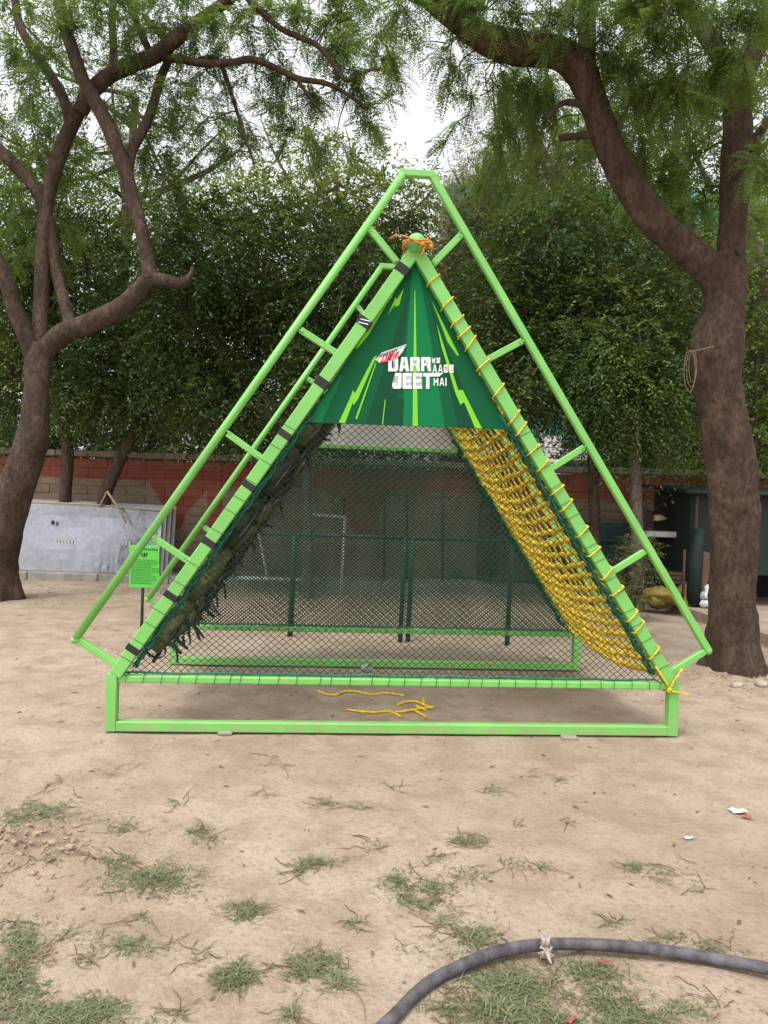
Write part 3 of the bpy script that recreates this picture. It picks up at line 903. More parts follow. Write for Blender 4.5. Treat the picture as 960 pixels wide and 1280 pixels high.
GT = {
 'K': [[(0, 0), (.22, 0), (.22, .42), (.72, 0), (1, 0), (.46, .48), (1, 1), (.72, 1), (.22, .58), (.22, 1), (0, 1)]],
 'E': [[(0, 0), (1, 0), (1, .15), (.25, .15), (.25, .42), (.85, .42), (.85, .57), (.25, .57), (.25, .85), (1, .85), (1, 1), (0, 1)]],
 'A': [[(0, 1), (.34, 0), (.66, 0), (1, 1), (.78, 1), (.5, .14), (.22, 1)], [(.30, .76), (.34, .62), (.66, .62), (.70, .76)]],
 'G': [[(0, .12), (.14, 0), (.86, 0), (1, .12), (1, .28), (.78, .28), (.78, .16), (.22, .16), (.22, .84), (.78, .84), (.78, .6), (.52, .6), (.52, .46), (1, .46), (1, .88), (.86, 1), (.14, 1), (0, .88)]],
 'H': [[(0, 0), (.22, 0), (.22, .42), (.78, .42), (.78, 0), (1, 0), (1, 1), (.78, 1), (.78, .58), (.22, .58), (.22, 1), (0, 1)]],
 'I': [[(0, 0), (1, 0), (1, 1), (0, 1)]],
}
HOLE_A = [(.41, .60), (.59, .60), (.53, .22), (.47, .22)]
def word(txt, x0, y0, x1, y1, gap=0.12, skew=0.0, widths=None, font=None):
    font = font or GL
    """letters in close-up pixel box; skew shifts the top to the right, rise lifts the right end"""
    ws = [(widths or {}).get(c, (0.45 if font is GL else .25) if c == 'I' else 1.0) for c in txt]
    tot = sum(ws) + gap * (len(txt) - 1); k = (x1 - x0) / tot
    polys, holes = [], []; x = x0
    for c, w in zip(txt, ws):
        for pl in font[c]: polys.append([(x + a * w * k + skew * (1 - b_) * (y1 - y0), y0 + b_ * (y1 - y0)) for a, b_ in pl])
        if c == 'A' and font is GL: holes.append([(x + a * w * k + skew * (1 - b_) * (y1 - y0), y0 + b_ * (y1 - y0)) for a, b_ in HOLE_A])
        x += (w + gap) * k
    return polys, holes
for txt, bx in (('DARR', (376, 770, 536, 823)), ('JEET', (391, 829, 541, 888)), ('KE', (541, 772, 570, 792)), ('AAGE', (542, 798, 621, 828)), ('HAI', (546, 848, 594, 877))):
    pl, ho = word(txt, *bx) if txt in ('DARR', 'JEET') else word(txt, *bx, 0.26, 0.0, None, GT)
    if txt == 'JEET': pl.append([(541.3, 829), (582, 829), (566, 842), (541.3, 842)])
    o = pr('lettering', WHITE, pl, off=6)
    if ho: pr('letter_hole', BAN1, ho, par=o, off=7)
# emblem: slanted silver plate over a red plate with its words
em = pr('emblem', SILVER, [[(326, 780), (352, 752), (446, 720), (432, 746), (424, 758), (404, 778), (346, 792)]], off=6)
pr('emblem_plate', WHITE, [[(338, 790), (352, 765), (436, 736), (420, 758), (402, 776), (366, 785)]], par=em, off=7)
def slant(polys, rise):   # tilt a line of text upwards to the right
    return [[(x, y - (x - 340) * rise) for x, y in p] for p in polys]
pl, ho = word('DEW', 344, 767, 406, 794, 0.06, 0.5)
pr('lettering', RED, slant(pl, 0.27), par=em, off=8)
pl, ho = word('MOUNTAIN', 340, 763, 408, 772, 0.2, 0.4)
pr('lettering', PRINTG, slant(pl, 0.36), par=em, off=8)

# ------------------------------------------------------------------ shims under the frame, ropes on the ground
for (px, py, w) in ((281, 917, 18), (712, 923, 20)):
    g = G(px, py); s = MB(); s.box((0, 0, 0), (PR(w, g[1]), 0.07, 0.02), None, 0.004)
    o = s.build('shim', CONCRETE); o.location = (g[0], g[1] + 0.02, 0.003); o.rotation_euler = (0, 0, random.uniform(-.2, .2))
    tag(o, 'flat grey packing stone under the front rail, %s' % ('towards the left leg' if px < 500 else 'towards the right leg'), 'stone', 'packing stones under the front rail')
def ground_rope(name, pixel_lists, label, cat, R, mat, group=None):
    m = MB()
    for pl in pixel_lists:
        pts = []
        for q in spline(pl, 5):
            g = ghit(*q[:2]); pts.append(Vector((g[0], g[1], g[2] + R * 0.9)))
        m.rope(pts, R, 2, 0.04, None, 5, 0.015)
    o = m.build(name, mat); tag(o, label, cat, group); return o
ground_rope('rope', [[(399, 863), (408, 867), (420, 868), (432, 864), (450, 865), (465, 868), (482, 866), (505, 869)]], 'single loose yellow rope lying inside the base, nearer the net', 'rope', 0.011, YROPE, 'loose ropes inside the base')
ground_rope('rope', [[(433, 887), (450, 889), (470, 890), (484, 889), (492, 891), (502, 896)], [(494, 890), (510, 888), (528, 885), (542, 884)], [(497, 881), (508, 877), (521, 877), (533, 882), (541, 884)], [(529, 873), (530, 880)], [(517, 887), (526, 892), (533, 896)], [(520, 882), (532, 887)]],
            'knotted bundle of frayed yellow ropes lying just inside the front rail', 'rope', 0.012, YROPE, 'loose ropes inside the base')

# ------------------------------------------------------------------ green notice sign
sg = G(177, 786)
sgn = empty('notice_sign', sg)
tag(sgn, 'green instruction board on a thin dark green post left of the frame', 'sign')
c0 = P(181.5, 708, sg[1]); zc = c0[2]
m = MB(); m.tube([(0, 0, -0.1), (0.0, 0, zc + 0.15)], 0.018, 8); m.build('post', GREEN_DK, sgn)
SW, SH = 0.335, 0.47
bd = MB(); bd.box((0.02, -0.03, zc), (SW, 0.012, SH), Matrix.Rotation(math.radians(-1.5), 3, 'Y'), 0.003); bdo = bd.build('board', SIGNG, sgn)
def sign_word(txt, x0, z0, x1, z1):
    pl, ho = word(txt, 0, 0, 1, 1, 0.25)
    m = MB()
    for p in pl:
        bm = bmesh.new(); vs = [bm.verts.new((x0 + a * (x1 - x0), -0.0372, z0 + (1 - b_) * (z1 - z0))) for a, b_ in p]
        f = bm.faces.new(vs); bmesh.ops.triangulate(bm, faces=[f])
        for f in bm.faces: m.poly([tuple(v.co) for v in f.verts])
        bm.free()
    return m
sign_word('NET', -0.02, zc + 0.105, 0.06, zc + 0.155).build('lettering', INK, bdo)
m = MB()
for k in range(2):   # title line, too small to read
    x = -0.10
    while x < 0.155:
        w = random.uniform(.012, .022); 
        if k == 0: m.box((x + w / 2, -0.0375, zc + 0.193), (w, 0.002, 0.02))
        x += w + 0.008
m.build('title_line', INK, bdo)
for k in range(16):
    m = MB(); x = -0.125
    while x < 0.15 - (0.06 if k % 5 == 4 else 0):
        w = random.uniform(.02, .05); m.box((x + w / 2, -0.0375, zc + 0.075 - k * 0.0175), (w, 0.002, 0.0052)); x += w + 0.006
    m.build('text_line', INK, bdo)

# ------------------------------------------------------------------ metal sheets leaning by the wall
N_SH = 4
pL, pR, pB = P(24, 628, 12.75), P(206, 636, 12.75), P(170, 719, 12.6)
def sheet(k):
    y = 12.62 + k * 0.085
    x0, x1 = P(14, 700, y)[0] - 0.15, P(198 + k * 6.5, 700, y)[0]
    zb = 0.135; zt = P(100, 631 - k * 1.2, y)[2] + 0.01 * k
    nx_, nz_ = 14, 6
    vs, fs = [], []
    for side in (0, 1):
        for i in range(nx_ + 1):
            for j in range(nz_ + 1):
                u, v = i / nx_, j / nz_
                bulge = 0.018 * mnoise.noise(Vector((u * 3 + k * 7, v * 2, 1))) * (0.4 + math.sin(math.pi * u))
                vs.append((x0 + (x1 - x0) * u - k * .01, y + v * 0.16 + bulge + side * 0.022, zb + (zt - zb) * v - 0.045 * u * v))
    w = (nx_ + 1) * (nz_ + 1)
    def id_(i, j, s): return s * w + i * (nz_ + 1) + j
    for i in range(nx_):
        for j in range(nz_):
            fs.append((id_(i, j, 0), id_(i + 1, j, 0), id_(i + 1, j + 1, 0), id_(i, j + 1, 0)))
            fs.append((id_(i, j, 1), id_(i, j + 1, 1), id_(i + 1, j + 1, 1), id_(i + 1, j, 1)))
    for i in range(nx_):
        fs.append((id_(i, nz_, 0), id_(i + 1, nz_, 0), id_(i + 1, nz_, 1), id_(i, nz_, 1)))
        fs.append((id_(i, 0, 0), id_(i, 0, 1), id_(i + 1, 0, 1), id_(i + 1, 0, 0)))
    for j in range(nz_):
        fs.append((id_(nx_, j, 0), id_(nx_, j, 1), id_(nx_, j + 1, 1), id_(nx_, j + 1, 0)))
        fs.append((id_(0, j, 0), id_(0, j + 1, 0), id_(0, j + 1, 1), id_(0, j, 1)))
    m = MB(); m.add(vs, fs, False)
    return m, (x0, x1, y, zb, zt)
lab = ['front aluminium sheet of the leaning stack, its whole face in view', 'second aluminium sheet of the stack, just behind the front sheet',
       'third aluminium sheet of the stack, only its right edge showing', 'rearmost aluminium sheet of the stack, nearest the painted wall']
for k in range(N_SH):
    m, dims = sheet(k)
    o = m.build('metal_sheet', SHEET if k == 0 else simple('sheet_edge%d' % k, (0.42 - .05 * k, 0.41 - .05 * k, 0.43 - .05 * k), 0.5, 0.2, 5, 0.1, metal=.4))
    tag(o, lab[k], 'metal sheet', 'sheets leaning near the wall')
    if k == 0:
        hm = MB(); hp = P(65, 653, dims[2]); hm.lump((hp[0], dims[2] + 0.05 - .01, hp[2]), (0.07, 0.03, 0.08), .4, 1); hm.build('dent_mark', DKPOLE, o)
        for (mx_, my_, n_) in ((82, 677, 6), (160, 679, 3)):
            q = P(mx_, my_, dims[2] + .06); mm = MB()
            for i in range(n_): mm.box((q[0] + (i - n_ / 2) * .055, dims[2] + 0.058, q[2]), (0.035, 0.004, random.uniform(.04, .075)))
            mm.build('stamp_mark', SILVER, o)
sp = [P(135, 615, 12.55), P(158, 653, 12.5)]
m = MB(); m.tube([P(134, 614, 12.72), P(146, 632, 12.66), P(158, 654, 12.6)], [0.02, .018, .016], 6); m.tube([P(134, 614, 12.72), P(124, 634, 12.74)], [0.014, .01], 5)
tag(m.build('stick', BAMBOO), 'forked pale stick hooked over the top of the metal sheets', 'stick')
m = MB(); m.tube([P(36, 627, 12.8), P(120, 631, 12.78), P(212, 640, 12.75)], 0.016, 6)
tag(m.build('bamboo_pole', BAMBOO), 'thin bamboo pole lying along the top of the metal sheets', 'pole')

# ------------------------------------------------------------------ things seen through the net
m0 = G(505, 800); yb = m0[1]
rail = empty('exercise_bar', (0, yb, 0)); tag(rail, 'low dark green bar railing standing behind the climbing frame', 'railing')
for px in (361, 500, 509.5, 632):
    t_ = G(px, 797 + (px - 361) * .02); zt = P(px, 668 + (px - 361) * 0.02, yb)[2]
    m = MB(); m.tube([(t_[0], 0, -0.1), (t_[0] + .02, 0, zt)], 0.032 if px < 400 else 0.027, 10); m.build('post', GREEN_DK, rail)
a, b2 = P(330, 667, yb), P(640, 677, yb)
m = MB(); m.tube([(a[0], 0, a[2]), (b2[0], 0, b2[2])], 0.019, 8); m.build('top_bar', GREEN_DK, rail)
gy = 12.35
wf = empty('pipe_goal', (0, gy, 0)); tag(wf, 'thin white pipe goal frame standing behind the net', 'goal')
q0, q1, q2, q3 = G(429, 733), P(431, 646, gy), P(384, 643, gy), G(384, 731)
for a, b2, nm in ((q0, q1, 'upright'), (q1, q2, 'crossbar'), (q2, q3, 'upright')):
    m = MB(); m.tube([(a[0], 0, max(a[2], -.0)), (b2[0], 0, max(b2[2], 0))], 0.022, 8); m.build(nm, WPIPE, wf)
a, b2 = P(322, 660, 12.9), P(334, 722, 12.5)
m = MB(); m.tube([a, b2], 0.02, 8); tag(m.build('leaning_pipe', WPIPE), 'short white pipe leaning on the wall behind the tyre side', 'pipe')
a, b2 = P(298, 722, 12.3), P(398, 728, 12.3)
m = MB(); m.tube([(a[0], 12.3, 0.16), (b2[0], 12.32, 0.16)], 0.03, 8); tag(m.build('lying_pipe', WPIPE), 'white pipe lying along the foot of the wall behind the net', 'pipe')
for k, (px, yt) in enumerate(((480, 612), (508, 608), (553, 616), (429, 620))):
    g = P(px, 728, 13.2); tp = P(px + 1, yt, 13.35)
    m = MB(); m.tube([(g[0], 13.2, 0.12), (tp[0], 13.4, tp[2])], 0.022, 6)
    tag(m.build('iron_rod', DKPOLE), ['thin dark rod on the wall behind the net, second from left', 'thin dark rod on the wall behind the net, just above the double post', 'thin dark rod on the wall behind the net, rightmost', 'thin dark rod on the wall behind the net, leftmost beside the white goal'][k], 'rod', 'dark rods on the wall behind the net')
a, b2 = P(565, 712, 12.45), P(700, 722, 12.3)
m = MB(); m.tube([(a[0], 12.4, .30), (b2[0], 12.3, .24)], 0.035, 8); tag(m.build('iron_pipe', BOARD_T), 'dark green pipe resting low along the wall behind the net', 'pipe')

# boards against the wall on the right
for k, (xa, xb, yt, yb_, dep) in enumerate(((690, 760, 655, 728, 12.95), (722, 800, 652, 735, 12.8))):
    a, b2 = P(xa, yt, dep), P(xb, yt, dep)
    m = MB(); m.box(((a[0] + b2[0]) / 2, dep + 0.1, (a[2] + 0.13) / 2), (b2[0] - a[0], 0.04, a[2] - 0.13), Matrix.Rotation(math.radians(-6), 3, 'X'), 0.005)
    for i in range(3): m.bar((a[0] + .05, dep + .03, .25 + i * .35), (b2[0] - .05, dep + .0, .25 + i * .35), .03, .05, (0, 1, 0), .003)
    tag(m.build('board', BOARD_T), ['dark teal board leaning on the wall left of the thin pale trunk', 'dark teal board standing in front of the other leaning board'][k], 'board', 'dark boards leaning on the wall')

# ------------------------------------------------------------------ stall and clutter on the right
st = empty('stall', (P(905, 700, 11)[0], 11, 0)); tag(st, 'dark green tarpaulin covered stall behind the right tree', 'stall')
ox = st.location.x
def drape(name, xa, xb, y, z0, z1, mat, par, dx, dy, amp=.05):
    vs, fs = [], []; nn = 26
    for i in range(nn + 1):
        for j in range(7):
            u, v = i / nn, j / 6
            vs.append((xa + (xb - xa) * u - dx, y - dy + amp * math.sin(u * 23 + v * 2) * (1 - .6 * v) + .5 * amp * mnoise.noise(Vector((u * 9, v * 4, 2))), z0 + (z1 - z0) * v + .03 * math.sin(u * 11) * v))
    for i in range(nn):
        for j in range(6): fs.append((i * 7 + j, (i + 1) * 7 + j, (i + 1) * 7 + j + 1, i * 7 + j + 1))
    m = MB(); m.add(vs, fs, True); return m.build(name, mat, par)
xa, xb = P(862, 700, 11)[0], 9.0
zt = P(880, 612, 11)[2]
drape('front_tarp', xa, xb, 11, 0.6, zt, TARP, st, ox, 11)
m = MB(); m.box(((xa + xb) / 2 - ox, .8, zt + .02), (xb - xa + .3, 1.9, .06), Matrix.Rotation(math.radians(4), 3, 'X'), .02); m.build('roof_tarp', TARP, st)
m = MB(); m.box((xa - ox + .03, .8, zt / 2), (.05, 1.5, zt), None, .01); m.build('side_tarp', TARP, st)
m = MB(); m.box(((xa + xb) / 2 - ox, 1.5, zt / 2), (xb - xa, .05, zt)); m.build('back_tarp', TARP, st)
for x_ in (xa + .05, xb - .2):
    m = MB(); m.tube([(x_ - ox, -.06, .1), (x_ - ox, -.06, zt)], .025, 6); m.build('pole', RUST, st)
ty = 11.6
tb = empty('table', (P(832, 700, ty)[0], ty, .12)); tag(tb, 'dark work table with a white top edge beside the stall', 'table')
ztb = P(832, 668, ty)[2] - .12
a, b2 = P(803, 669, ty), P(856, 671, ty)
m = MB(); m.box((0, .3, ztb), (b2[0] - a[0], .7, .09), None, .008); m.build('table_top', WPIPE, tb)
for sx in (-1, 1):
    for sy in (0.03, .58):
        m = MB(); m.bar((sx * .3, sy, 0), (sx * .3, sy, ztb - .046), .05, .05, (0, 1, 0), .004); m.build('leg', DKPOLE, tb)
m = MB(); m.box((0, .6, ztb / 2), (b2[0] - a[0] + .3, .05, ztb - .1)); m.build('back_panel', DKPOLE, tb)
# folded metal chair frames heaped on the table
def rods(lists, y, r=.018):
    m = MB()
    for pl in lists: m.tube([P(px, py, y + dy) for px, py, dy in pl], r, 6)
    return m
o = rods([[(797, 628, 0), (818, 607, .05)], [(797, 628, 0), (812, 640, .1), (838, 652, .1)], [(818, 607, .05), (852, 606, .3)], [(842, 609, .2), (827, 634, .1), (806, 645, 0)], [(854, 606, .3), (846, 640, .3)]], 11.75).build('chair_frame', RUST)
tag(o, 'rusty folded chair frame standing tilted on top of the heap', 'chair frame', 'folded frames heaped on the table')
o = rods([[(800, 650, -.1), (832, 628, .1), (842, 612, .2)], [(808, 656, 0), (820, 640, .1), (848, 644, .2), (855, 662, .2)], [(803, 662, 0), (830, 664, 0), (852, 655, .2)]], 11.72, .02).build('chair_frame', RUST)
tag(o, 'rusty folded chair frame lying crosswise low in the heap', 'chair frame', 'folded frames heaped on the table')
q = P(824, 648, 11.6); m = MB(); m.lump((q[0], 11.6, q[2]), (.16, .1, .1), .5, 2); tag(m.build('cloth_bundle', BAMBOO), 'small pale cloth bundle caught among the rusty frames', 'bundle')
for k, (px, py, sx, sz, lb) in enumerate(((828, 730, .52, .30, 'yellow plastic sack slumped in front, left of the thin iron post'), (862, 727, .62, .34, 'yellow plastic sack slumped behind the thin iron post'))):
    q = P(px, py, 10.9 + .15 * k); m = MB(); m.lump((q[0], 10.9 + .2 * k, .12 + sz * .36), (sx, .4, sz * .9), .5, 3); m.lump((q[0] - .12, 10.82 + .2 * k, .12 + sz * .30), (sx * .5, .3, sz * .7), .5, 3); tag(m.build('sack', SACK), lb, 'sack', 'yellow sacks by the stall')
q = P(886, 732, 10.7); m = MB(); m.lump((q[0], 10.7, .34), (.2, .2, .26), .4, 3); m.lump((q[0], 10.7, .18), (.26, .22, .18), .4, 2); tag(m.build('bag', BAGW), 'crumpled white plastic bag against the right tree trunk', 'bag')
q = P(877, 715, 10.9); m = MB(); m.box((q[0], 10.95, .52), (.24, .05, .8), Matrix.Rotation(.35, 3, 'Y'), .01); tag(m.build('plank', BROWN), 'brown plank leaning beside the white bag', 'plank')
m = MB(); q = P(854, 735, 10.6); m.tube([(q[0], 10.6, .1), (q[0], 10.6, P(854, 700, 10.6)[2] + .15)], .02, 6); tag(m.build('iron_post', RUST), 'thin rusty iron post standing between the yellow sacks', 'post')
for k, (px, py, w_, h_, lb) in enumerate(((846, 715, .42, .26, 'dark crate on the platform under the white-edged table, lower one'), (842, 697, .36, .22, 'dark crate resting on the lower crate under the table'))):
    q = P(px, py, 11.35); zc_ = .12 + h_ / 2 if k == 0 else .12 + .26 + h_ / 2 + .004
    cr = empty('crate', (q[0], 11.35, zc_)); tag(cr, lb, 'crate', 'dark crates under the table')
    m = MB(); m.box((0, 0, 0), (w_ - .03, .27, h_ - .02)); m.build('box', DKPOLE, cr)
    for i in range(3):
        m = MB(); m.box((0, -.145, -h_ / 2 + .045 + i * (h_ - .09) / 2), (w_, .018, .055), None, .004); m.build('slat', BROWN if k else TARP, cr)
q = P(872, 690, 10.75); m = MB(); m.tube([(q[0] - .02, 10.8, .14), (q[0] + .02, 10.84, .75), (q[0] + .08, 10.9, 1.25)], [.09, .10, .075], 12, True, True, .25)
tag(m.build('rolled_tarp', TARP), 'rolled dark green tarpaulin standing on end beside the stall', 'tarpaulin')
for k, (px, py) in enumerate(((866, 752), (874, 757))):
    q = G(px, py, .13); m = MB(); m.box((q[0], q[1], .14 + .02 * k), (.24, .16, .03), Matrix.Rotation(.3 + k, 3, 'Z'), .004)
    tag(m.build('paper_bundle', PAPER), ['flat white paper bundle on the platform, left one', 'flat white paper bundle on the platform, nearer the right trunk'][k], 'paper', 'paper bundles on the platform')

# ------------------------------------------------------------------ foliage
def unit(a): return a / np.maximum(np.linalg.norm(a, axis=-1, keepdims=True), 1e-9)
def quads(Cn, Dn, Sn, L, Wd, tint, mid=0.45):
    """rhombus leaves: base points, directions, side vectors"""
    n = len(Cn); L = np.broadcast_to(L, n)[:, None]; Wd = np.broadcast_to(Wd, n)[:, None]
    V = np.stack([Cn, Cn + Dn * L * mid + Sn * Wd / 2, Cn + Dn * L, Cn + Dn * L * mid - Sn * Wd / 2], 1).reshape(-1, 3)
    return V, np.arange(n * 4).reshape(-1, 4), tint
def twig_leaves(base, dirs, lens, per, L, Wd, tint0, droop=0.35):
    """leaves along drooping twigs"""
    n = len(base)
    t = (np.arange(per) + 0.6) / per
    t = t[None, :, None]
    d = dirs[:, None, :]; ln = lens[:, None, None]
    pos = base[:, None, :] + d * ln * t + np.array([0, 0, -1.0]) * (droop * ln * t * t)
    side = unit(np.cross(d, np.array([0, 0, 1.0]) + rng.normal(0, .25, (n, 1, 3))))
    sgn = np.where(np.arange(per) % 2 == 0, 1.0, -1.0)[None, :, None]
    ld = unit(d * 0.55 + side * sgn * 0.8 + np.array([0, 0, -0.35]) + rng.normal(0, .28, (n, per, 3)))
    nrm = unit(np.array([0, 0, 1.0]) + rng.normal(0, .45, (n, per, 3)) + 0.3 * d)
    sv = unit(np.cross(ld, nrm))
    Cn, Dn, Sn = pos.reshape(-1, 3), ld.reshape(-1, 3), sv.reshape(-1, 3)
    m = len(Cn)
    tt = np.clip(np.repeat(tint0, per) + rng.normal(0, .16, m), 0, 1)
    return quads(Cn, Dn, Sn, L * rng.uniform(.7, 1.25, m), Wd * rng.uniform(.75, 1.2, m), tt)
def crown_from_clumps(clumps, Y, depth, dens, per, L, Wd, mat, name, par, origin, droop=.35, shell=0.55, out=1.0, tw=(.3, .6)):
    """clumps: (px, py, rx, ry) ellipses in the photograph, given real depth"""
    B, Dd, T = [], [], []
    for (cx_, cy_, rx, ry, *k) in clumps:
        dk = k[0] if k else 1.0
        yy = Y + rng.uniform(-.3, .3) * depth + (k[1] if len(k) > 1 else 0)
        c = P(cx_, cy_, yy); ax = np.array([PR(rx, yy), depth * .5 * (0.6 + .4 * rng.random()), PR(ry, yy)])
        n = int(2.5 * dens * dk * (ax[0] * ax[2] * 4 + ax[1] * (ax[0] + ax[2])))
        v = unit(rng.normal(0, 1, (n, 3)))
        r = (shell + (1 - shell) * rng.random((n, 1)) ** .6)
        lump = np.array([1 + .28 * mnoise.noise(Vector(q * 2.2) + Vector(c)) for q in v])[:, None]
        p = c + v * r * ax * lump
        d = unit(v * out + rng.normal(0, .55, (n, 3)) + np.array([0, 0, .05]))
        tint = np.clip(.42 + .22 * rng.normal(0, 1, n) + .45 * np.array([mnoise.noise(Vector(q) * 1.1) for q in p]) + .10 * rng.normal(), 0, 1)
        B.append(p); Dd.append(d); T.append(tint)
    B, Dd, T = np.concatenate(B), np.concatenate(Dd), np.concatenate(T)
    ln = rng.uniform(tw[0], tw[1], len(B))
    V, F4, tt = twig_leaves(B, Dd, ln, per, L, Wd, T, droop)
    o = link(name, fast_mesh(name, V - np.array(origin), F4, mat, tt), par)
    o['kind'] = 'stuff' if par is None else o.get('kind', 'stuff')
    # fine twigs so that the leaves hang on wood
    return o, B, Dd, ln
def limb(m, pts, per=6, seg=12, wob=.06, Y=None, flare=None, k=0.95):
    """pts: (px, py, radius px, Y)"""
    W_ = [(*P(px, py, yy), PR(r * k, yy)) for px, py, r, yy in pts]
    S = spline(W_, per)
    m.tube([q[:3] for q in S], [max(.004, q[3]) for q in S], seg, True, True, wob, flare)
    return S
STATS = []

# ---- big trees in front ----------------------------------------------------
def fronds(base, dirs, Ln, pairs, leafL, leafW, tint0):
    """feathery compound leaves: paired narrow leaflets along a drooping rib"""
    n = len(base)
    t = ((np.arange(pairs) + .8) / pairs)[None, :, None]
    d = dirs[:, None, :]; ln = Ln[:, None, None]
    pos = base[:, None, :] + d * ln * t + np.array([0, 0, -1.0]) * (.42 * ln * t * t)
    side = unit(np.cross(d, np.array([0, 0, 1.0]) + rng.normal(0, .35, (n, 1, 3))))
    Vs, Fs, Ts = [], [], []; off = 0
    nrm = np.cross(side, d)
    for s in (-1, 1):
        ld = unit(side * s + d * .45 + np.array([0, 0, -.25]) + rng.normal(0, .12, (n, pairs, 3)))
        sv = unit(np.cross(ld, nrm + rng.normal(0, .25, (n, pairs, 3))))
        prof_ = (np.sin(np.pi * (0.12 + .8 * t)) ** .7)[..., 0]
        LL = (leafL * prof_ * np.ones((n, 1))).reshape(-1) * rng.uniform(.8, 1.2, n * pairs)
        tt = np.clip(np.repeat(tint0, pairs) + rng.normal(0, .1, n * pairs), 0, 1)
        V, F4, T = quads(pos.reshape(-1, 3), ld.reshape(-1, 3), sv.reshape(-1, 3), LL, leafW, tt, .5)
        Vs.append(V); Fs.append(F4 + off); Ts.append(T); off += len(V)
    return np.concatenate(Vs), np.concatenate(Fs), np.concatenate(Ts)
def near_crown(tree, origin, skel, clumps, Y, mat, bark, KN, SPR, frL, pairs, leafL, leafW, spray=8):
    """secondary branches grow from the nearest limb to each clump, branchlets spread there and carry the fronds"""
    SK = np.array([q[:3] for q in skel])
    wood = MB(); B, Dd, T = [], [], []
    for (cx_, cy_, rx, ry, n, dy, *tn) in clumps:
        yy = Y + dy; c = P(cx_, cy_, yy)
        i = np.argmin(((SK - c) ** 2 * np.array([1, .5, 1])).sum(1)); a = SK[i]
        ln_ = np.linalg.norm(c - a); jit = lambda k: rng.normal(0, k, 3) * min(1.6, ln_)
        S = spline([tuple(a), tuple(a * .7 + c * .3 + np.array([0, 0, .16 * ln_]) + jit(.09)), tuple(a * .35 + c * .65 + np.array([0, 0, .12 * ln_]) + jit(.10)), tuple(c)], 5)
        wood.tube([Vector(q) for q in S], np.linspace(.007 if np.linalg.norm(c - a) > .9 else .013, .003, len(S)), 5, False, True, .25)
        base_t = tn[0] if tn else .4
        for q in range(max(1, int(n * KN + .5))):
            v = rng.normal(0, .5, 3); e = c + v * SPR * np.array([PR(rx, yy), PR((rx + ry) / 2, yy) * .9, PR(ry, yy)])
            s0 = np.array(S[rng.integers(len(S) // 2, len(S))])
            e = s0 + (e - s0)
            Ld = np.linalg.norm(e - s0)
            br = spline([tuple(s0), tuple((s0 + e) / 2 + np.array([0, 0, .10 * Ld])), tuple(e + np.array([0, 0, -.06]))], 4)
            wood.tube([Vector(w) for w in br], np.linspace(.007, .003, len(br)), 3, False)
            k = spray
            tpos = rng.uniform(.35, 1.0, k)
            for tq in tpos:
                w = br[min(len(br) - 1, int(tq * (len(br) - 1) + .5))]
                B.append(w); dv = unit((e - s0) * .5 / max(Ld, .1) + rng.normal(0, .55, 3) + np.array([0, 0, -.12])); Dd.append(dv)
                T.append(np.clip(base_t + .18 * rng.normal() + .25 * mnoise.noise(Vector(w) * 1.4), 0, 1))
    B, Dd, T = np.array(B), np.array(Dd), np.array(T)
    V, F4, tt = fronds(B, Dd, rng.uniform(.75, 1.25, len(B)) * frL, pairs, leafL, leafW, T)
    o = link('crown', fast_mesh('crown', V - np.array(origin), F4, mat, tt), tree); o['kind'] = 'stuff'
    STATS.append(('near', len(F4)))
    tw = wood.build('twigs', bark, tree, origin); tw['kind'] = 'stuff'

# right tree
YR = TR0[1]
trR = empty('tree', TR0); tag(trR, 'big forked tree with red-brown bark standing just right of the frame', 'tree', 'trees round the playground')
m = MB()
def root_flare(i, dv, p):
    h = max(0.0, p.z); a = math.atan2(dv.y, dv.x)
    e = math.exp(-h / .22)
    return e * (.05 + .07 * max(0, math.sin(a * 3 + .6)) + .06 * max(0, math.cos(a * 5 + 1.1)) ) + .018 * math.sin(a * 5 + h * 2) * math.exp(-h / .9)
tr = [(918, 862, 32, YR), (918, 838, 31, YR), (917, 800, 29, YR), (916.5, 731, 28.5, YR), (917, 670, 29.5, YR), (917, 625, 31, YR), (914, 585, 31.5, YR), (908, 545, 30, YR), (901, 505, 29.5, YR), (895.5, 465, 32, YR), (896, 430, 33, YR), (904, 392, 27, YR), (909, 352, 24, YR)]
S0 = limb(m, tr + [(912, 318, 20, YR)], 14, 44, .085, flare=root_flare)
SA = limb(m, [(908, 372, 22, YR), (890, 340, 21.5, YR), (858, 312, 20, YR - .02), (820, 278, 19.5, YR - .08), (784, 226, 19.5, YR - .12), (757, 172, 18.5, YR - .15), (738, 118, 18.5, YR - .2), (722, 84, 21, YR - .25), (696, 66, 20, YR - .3), (655, 62, 20, YR - .35), (612, 50, 18.5, YR - .4), (572, 24, 17, YR - .5), (530, -12, 16, YR - .6), (470, -60, 12, YR - .7)], 12, 32, .085)
SA2 = limb(m, [(728, 95, 15, YR - .22), (734, 50, 12, YR - .2), (735, 0, 10, YR - .2), (745, -70, 7, YR - .2)], 5, 12)
SB = limb(m, [(909, 360, 22, YR), (914, 318, 18, YR), (916, 270, 17.5, YR + .03), (921, 222, 20, YR + .05), (922, 170, 18.5, YR + .06), (921, 120, 18, YR + .08), (922, 92, 18, YR + .08)], 12, 30, .085)
SB1 = limb(m, [(920, 105, 14, YR + .08), (902, 72, 12.5, YR + .1), (880, 38, 11.5, YR + .1), (846, -10, 10, YR + .1), (800, -80, 8, YR)], 5, 12)
SB2 = limb(m, [(923, 108, 16, YR + .08), (938, 70, 16, YR), (958, 30, 15, YR - .1), (985, -30, 12, YR - .2)], 5, 12)
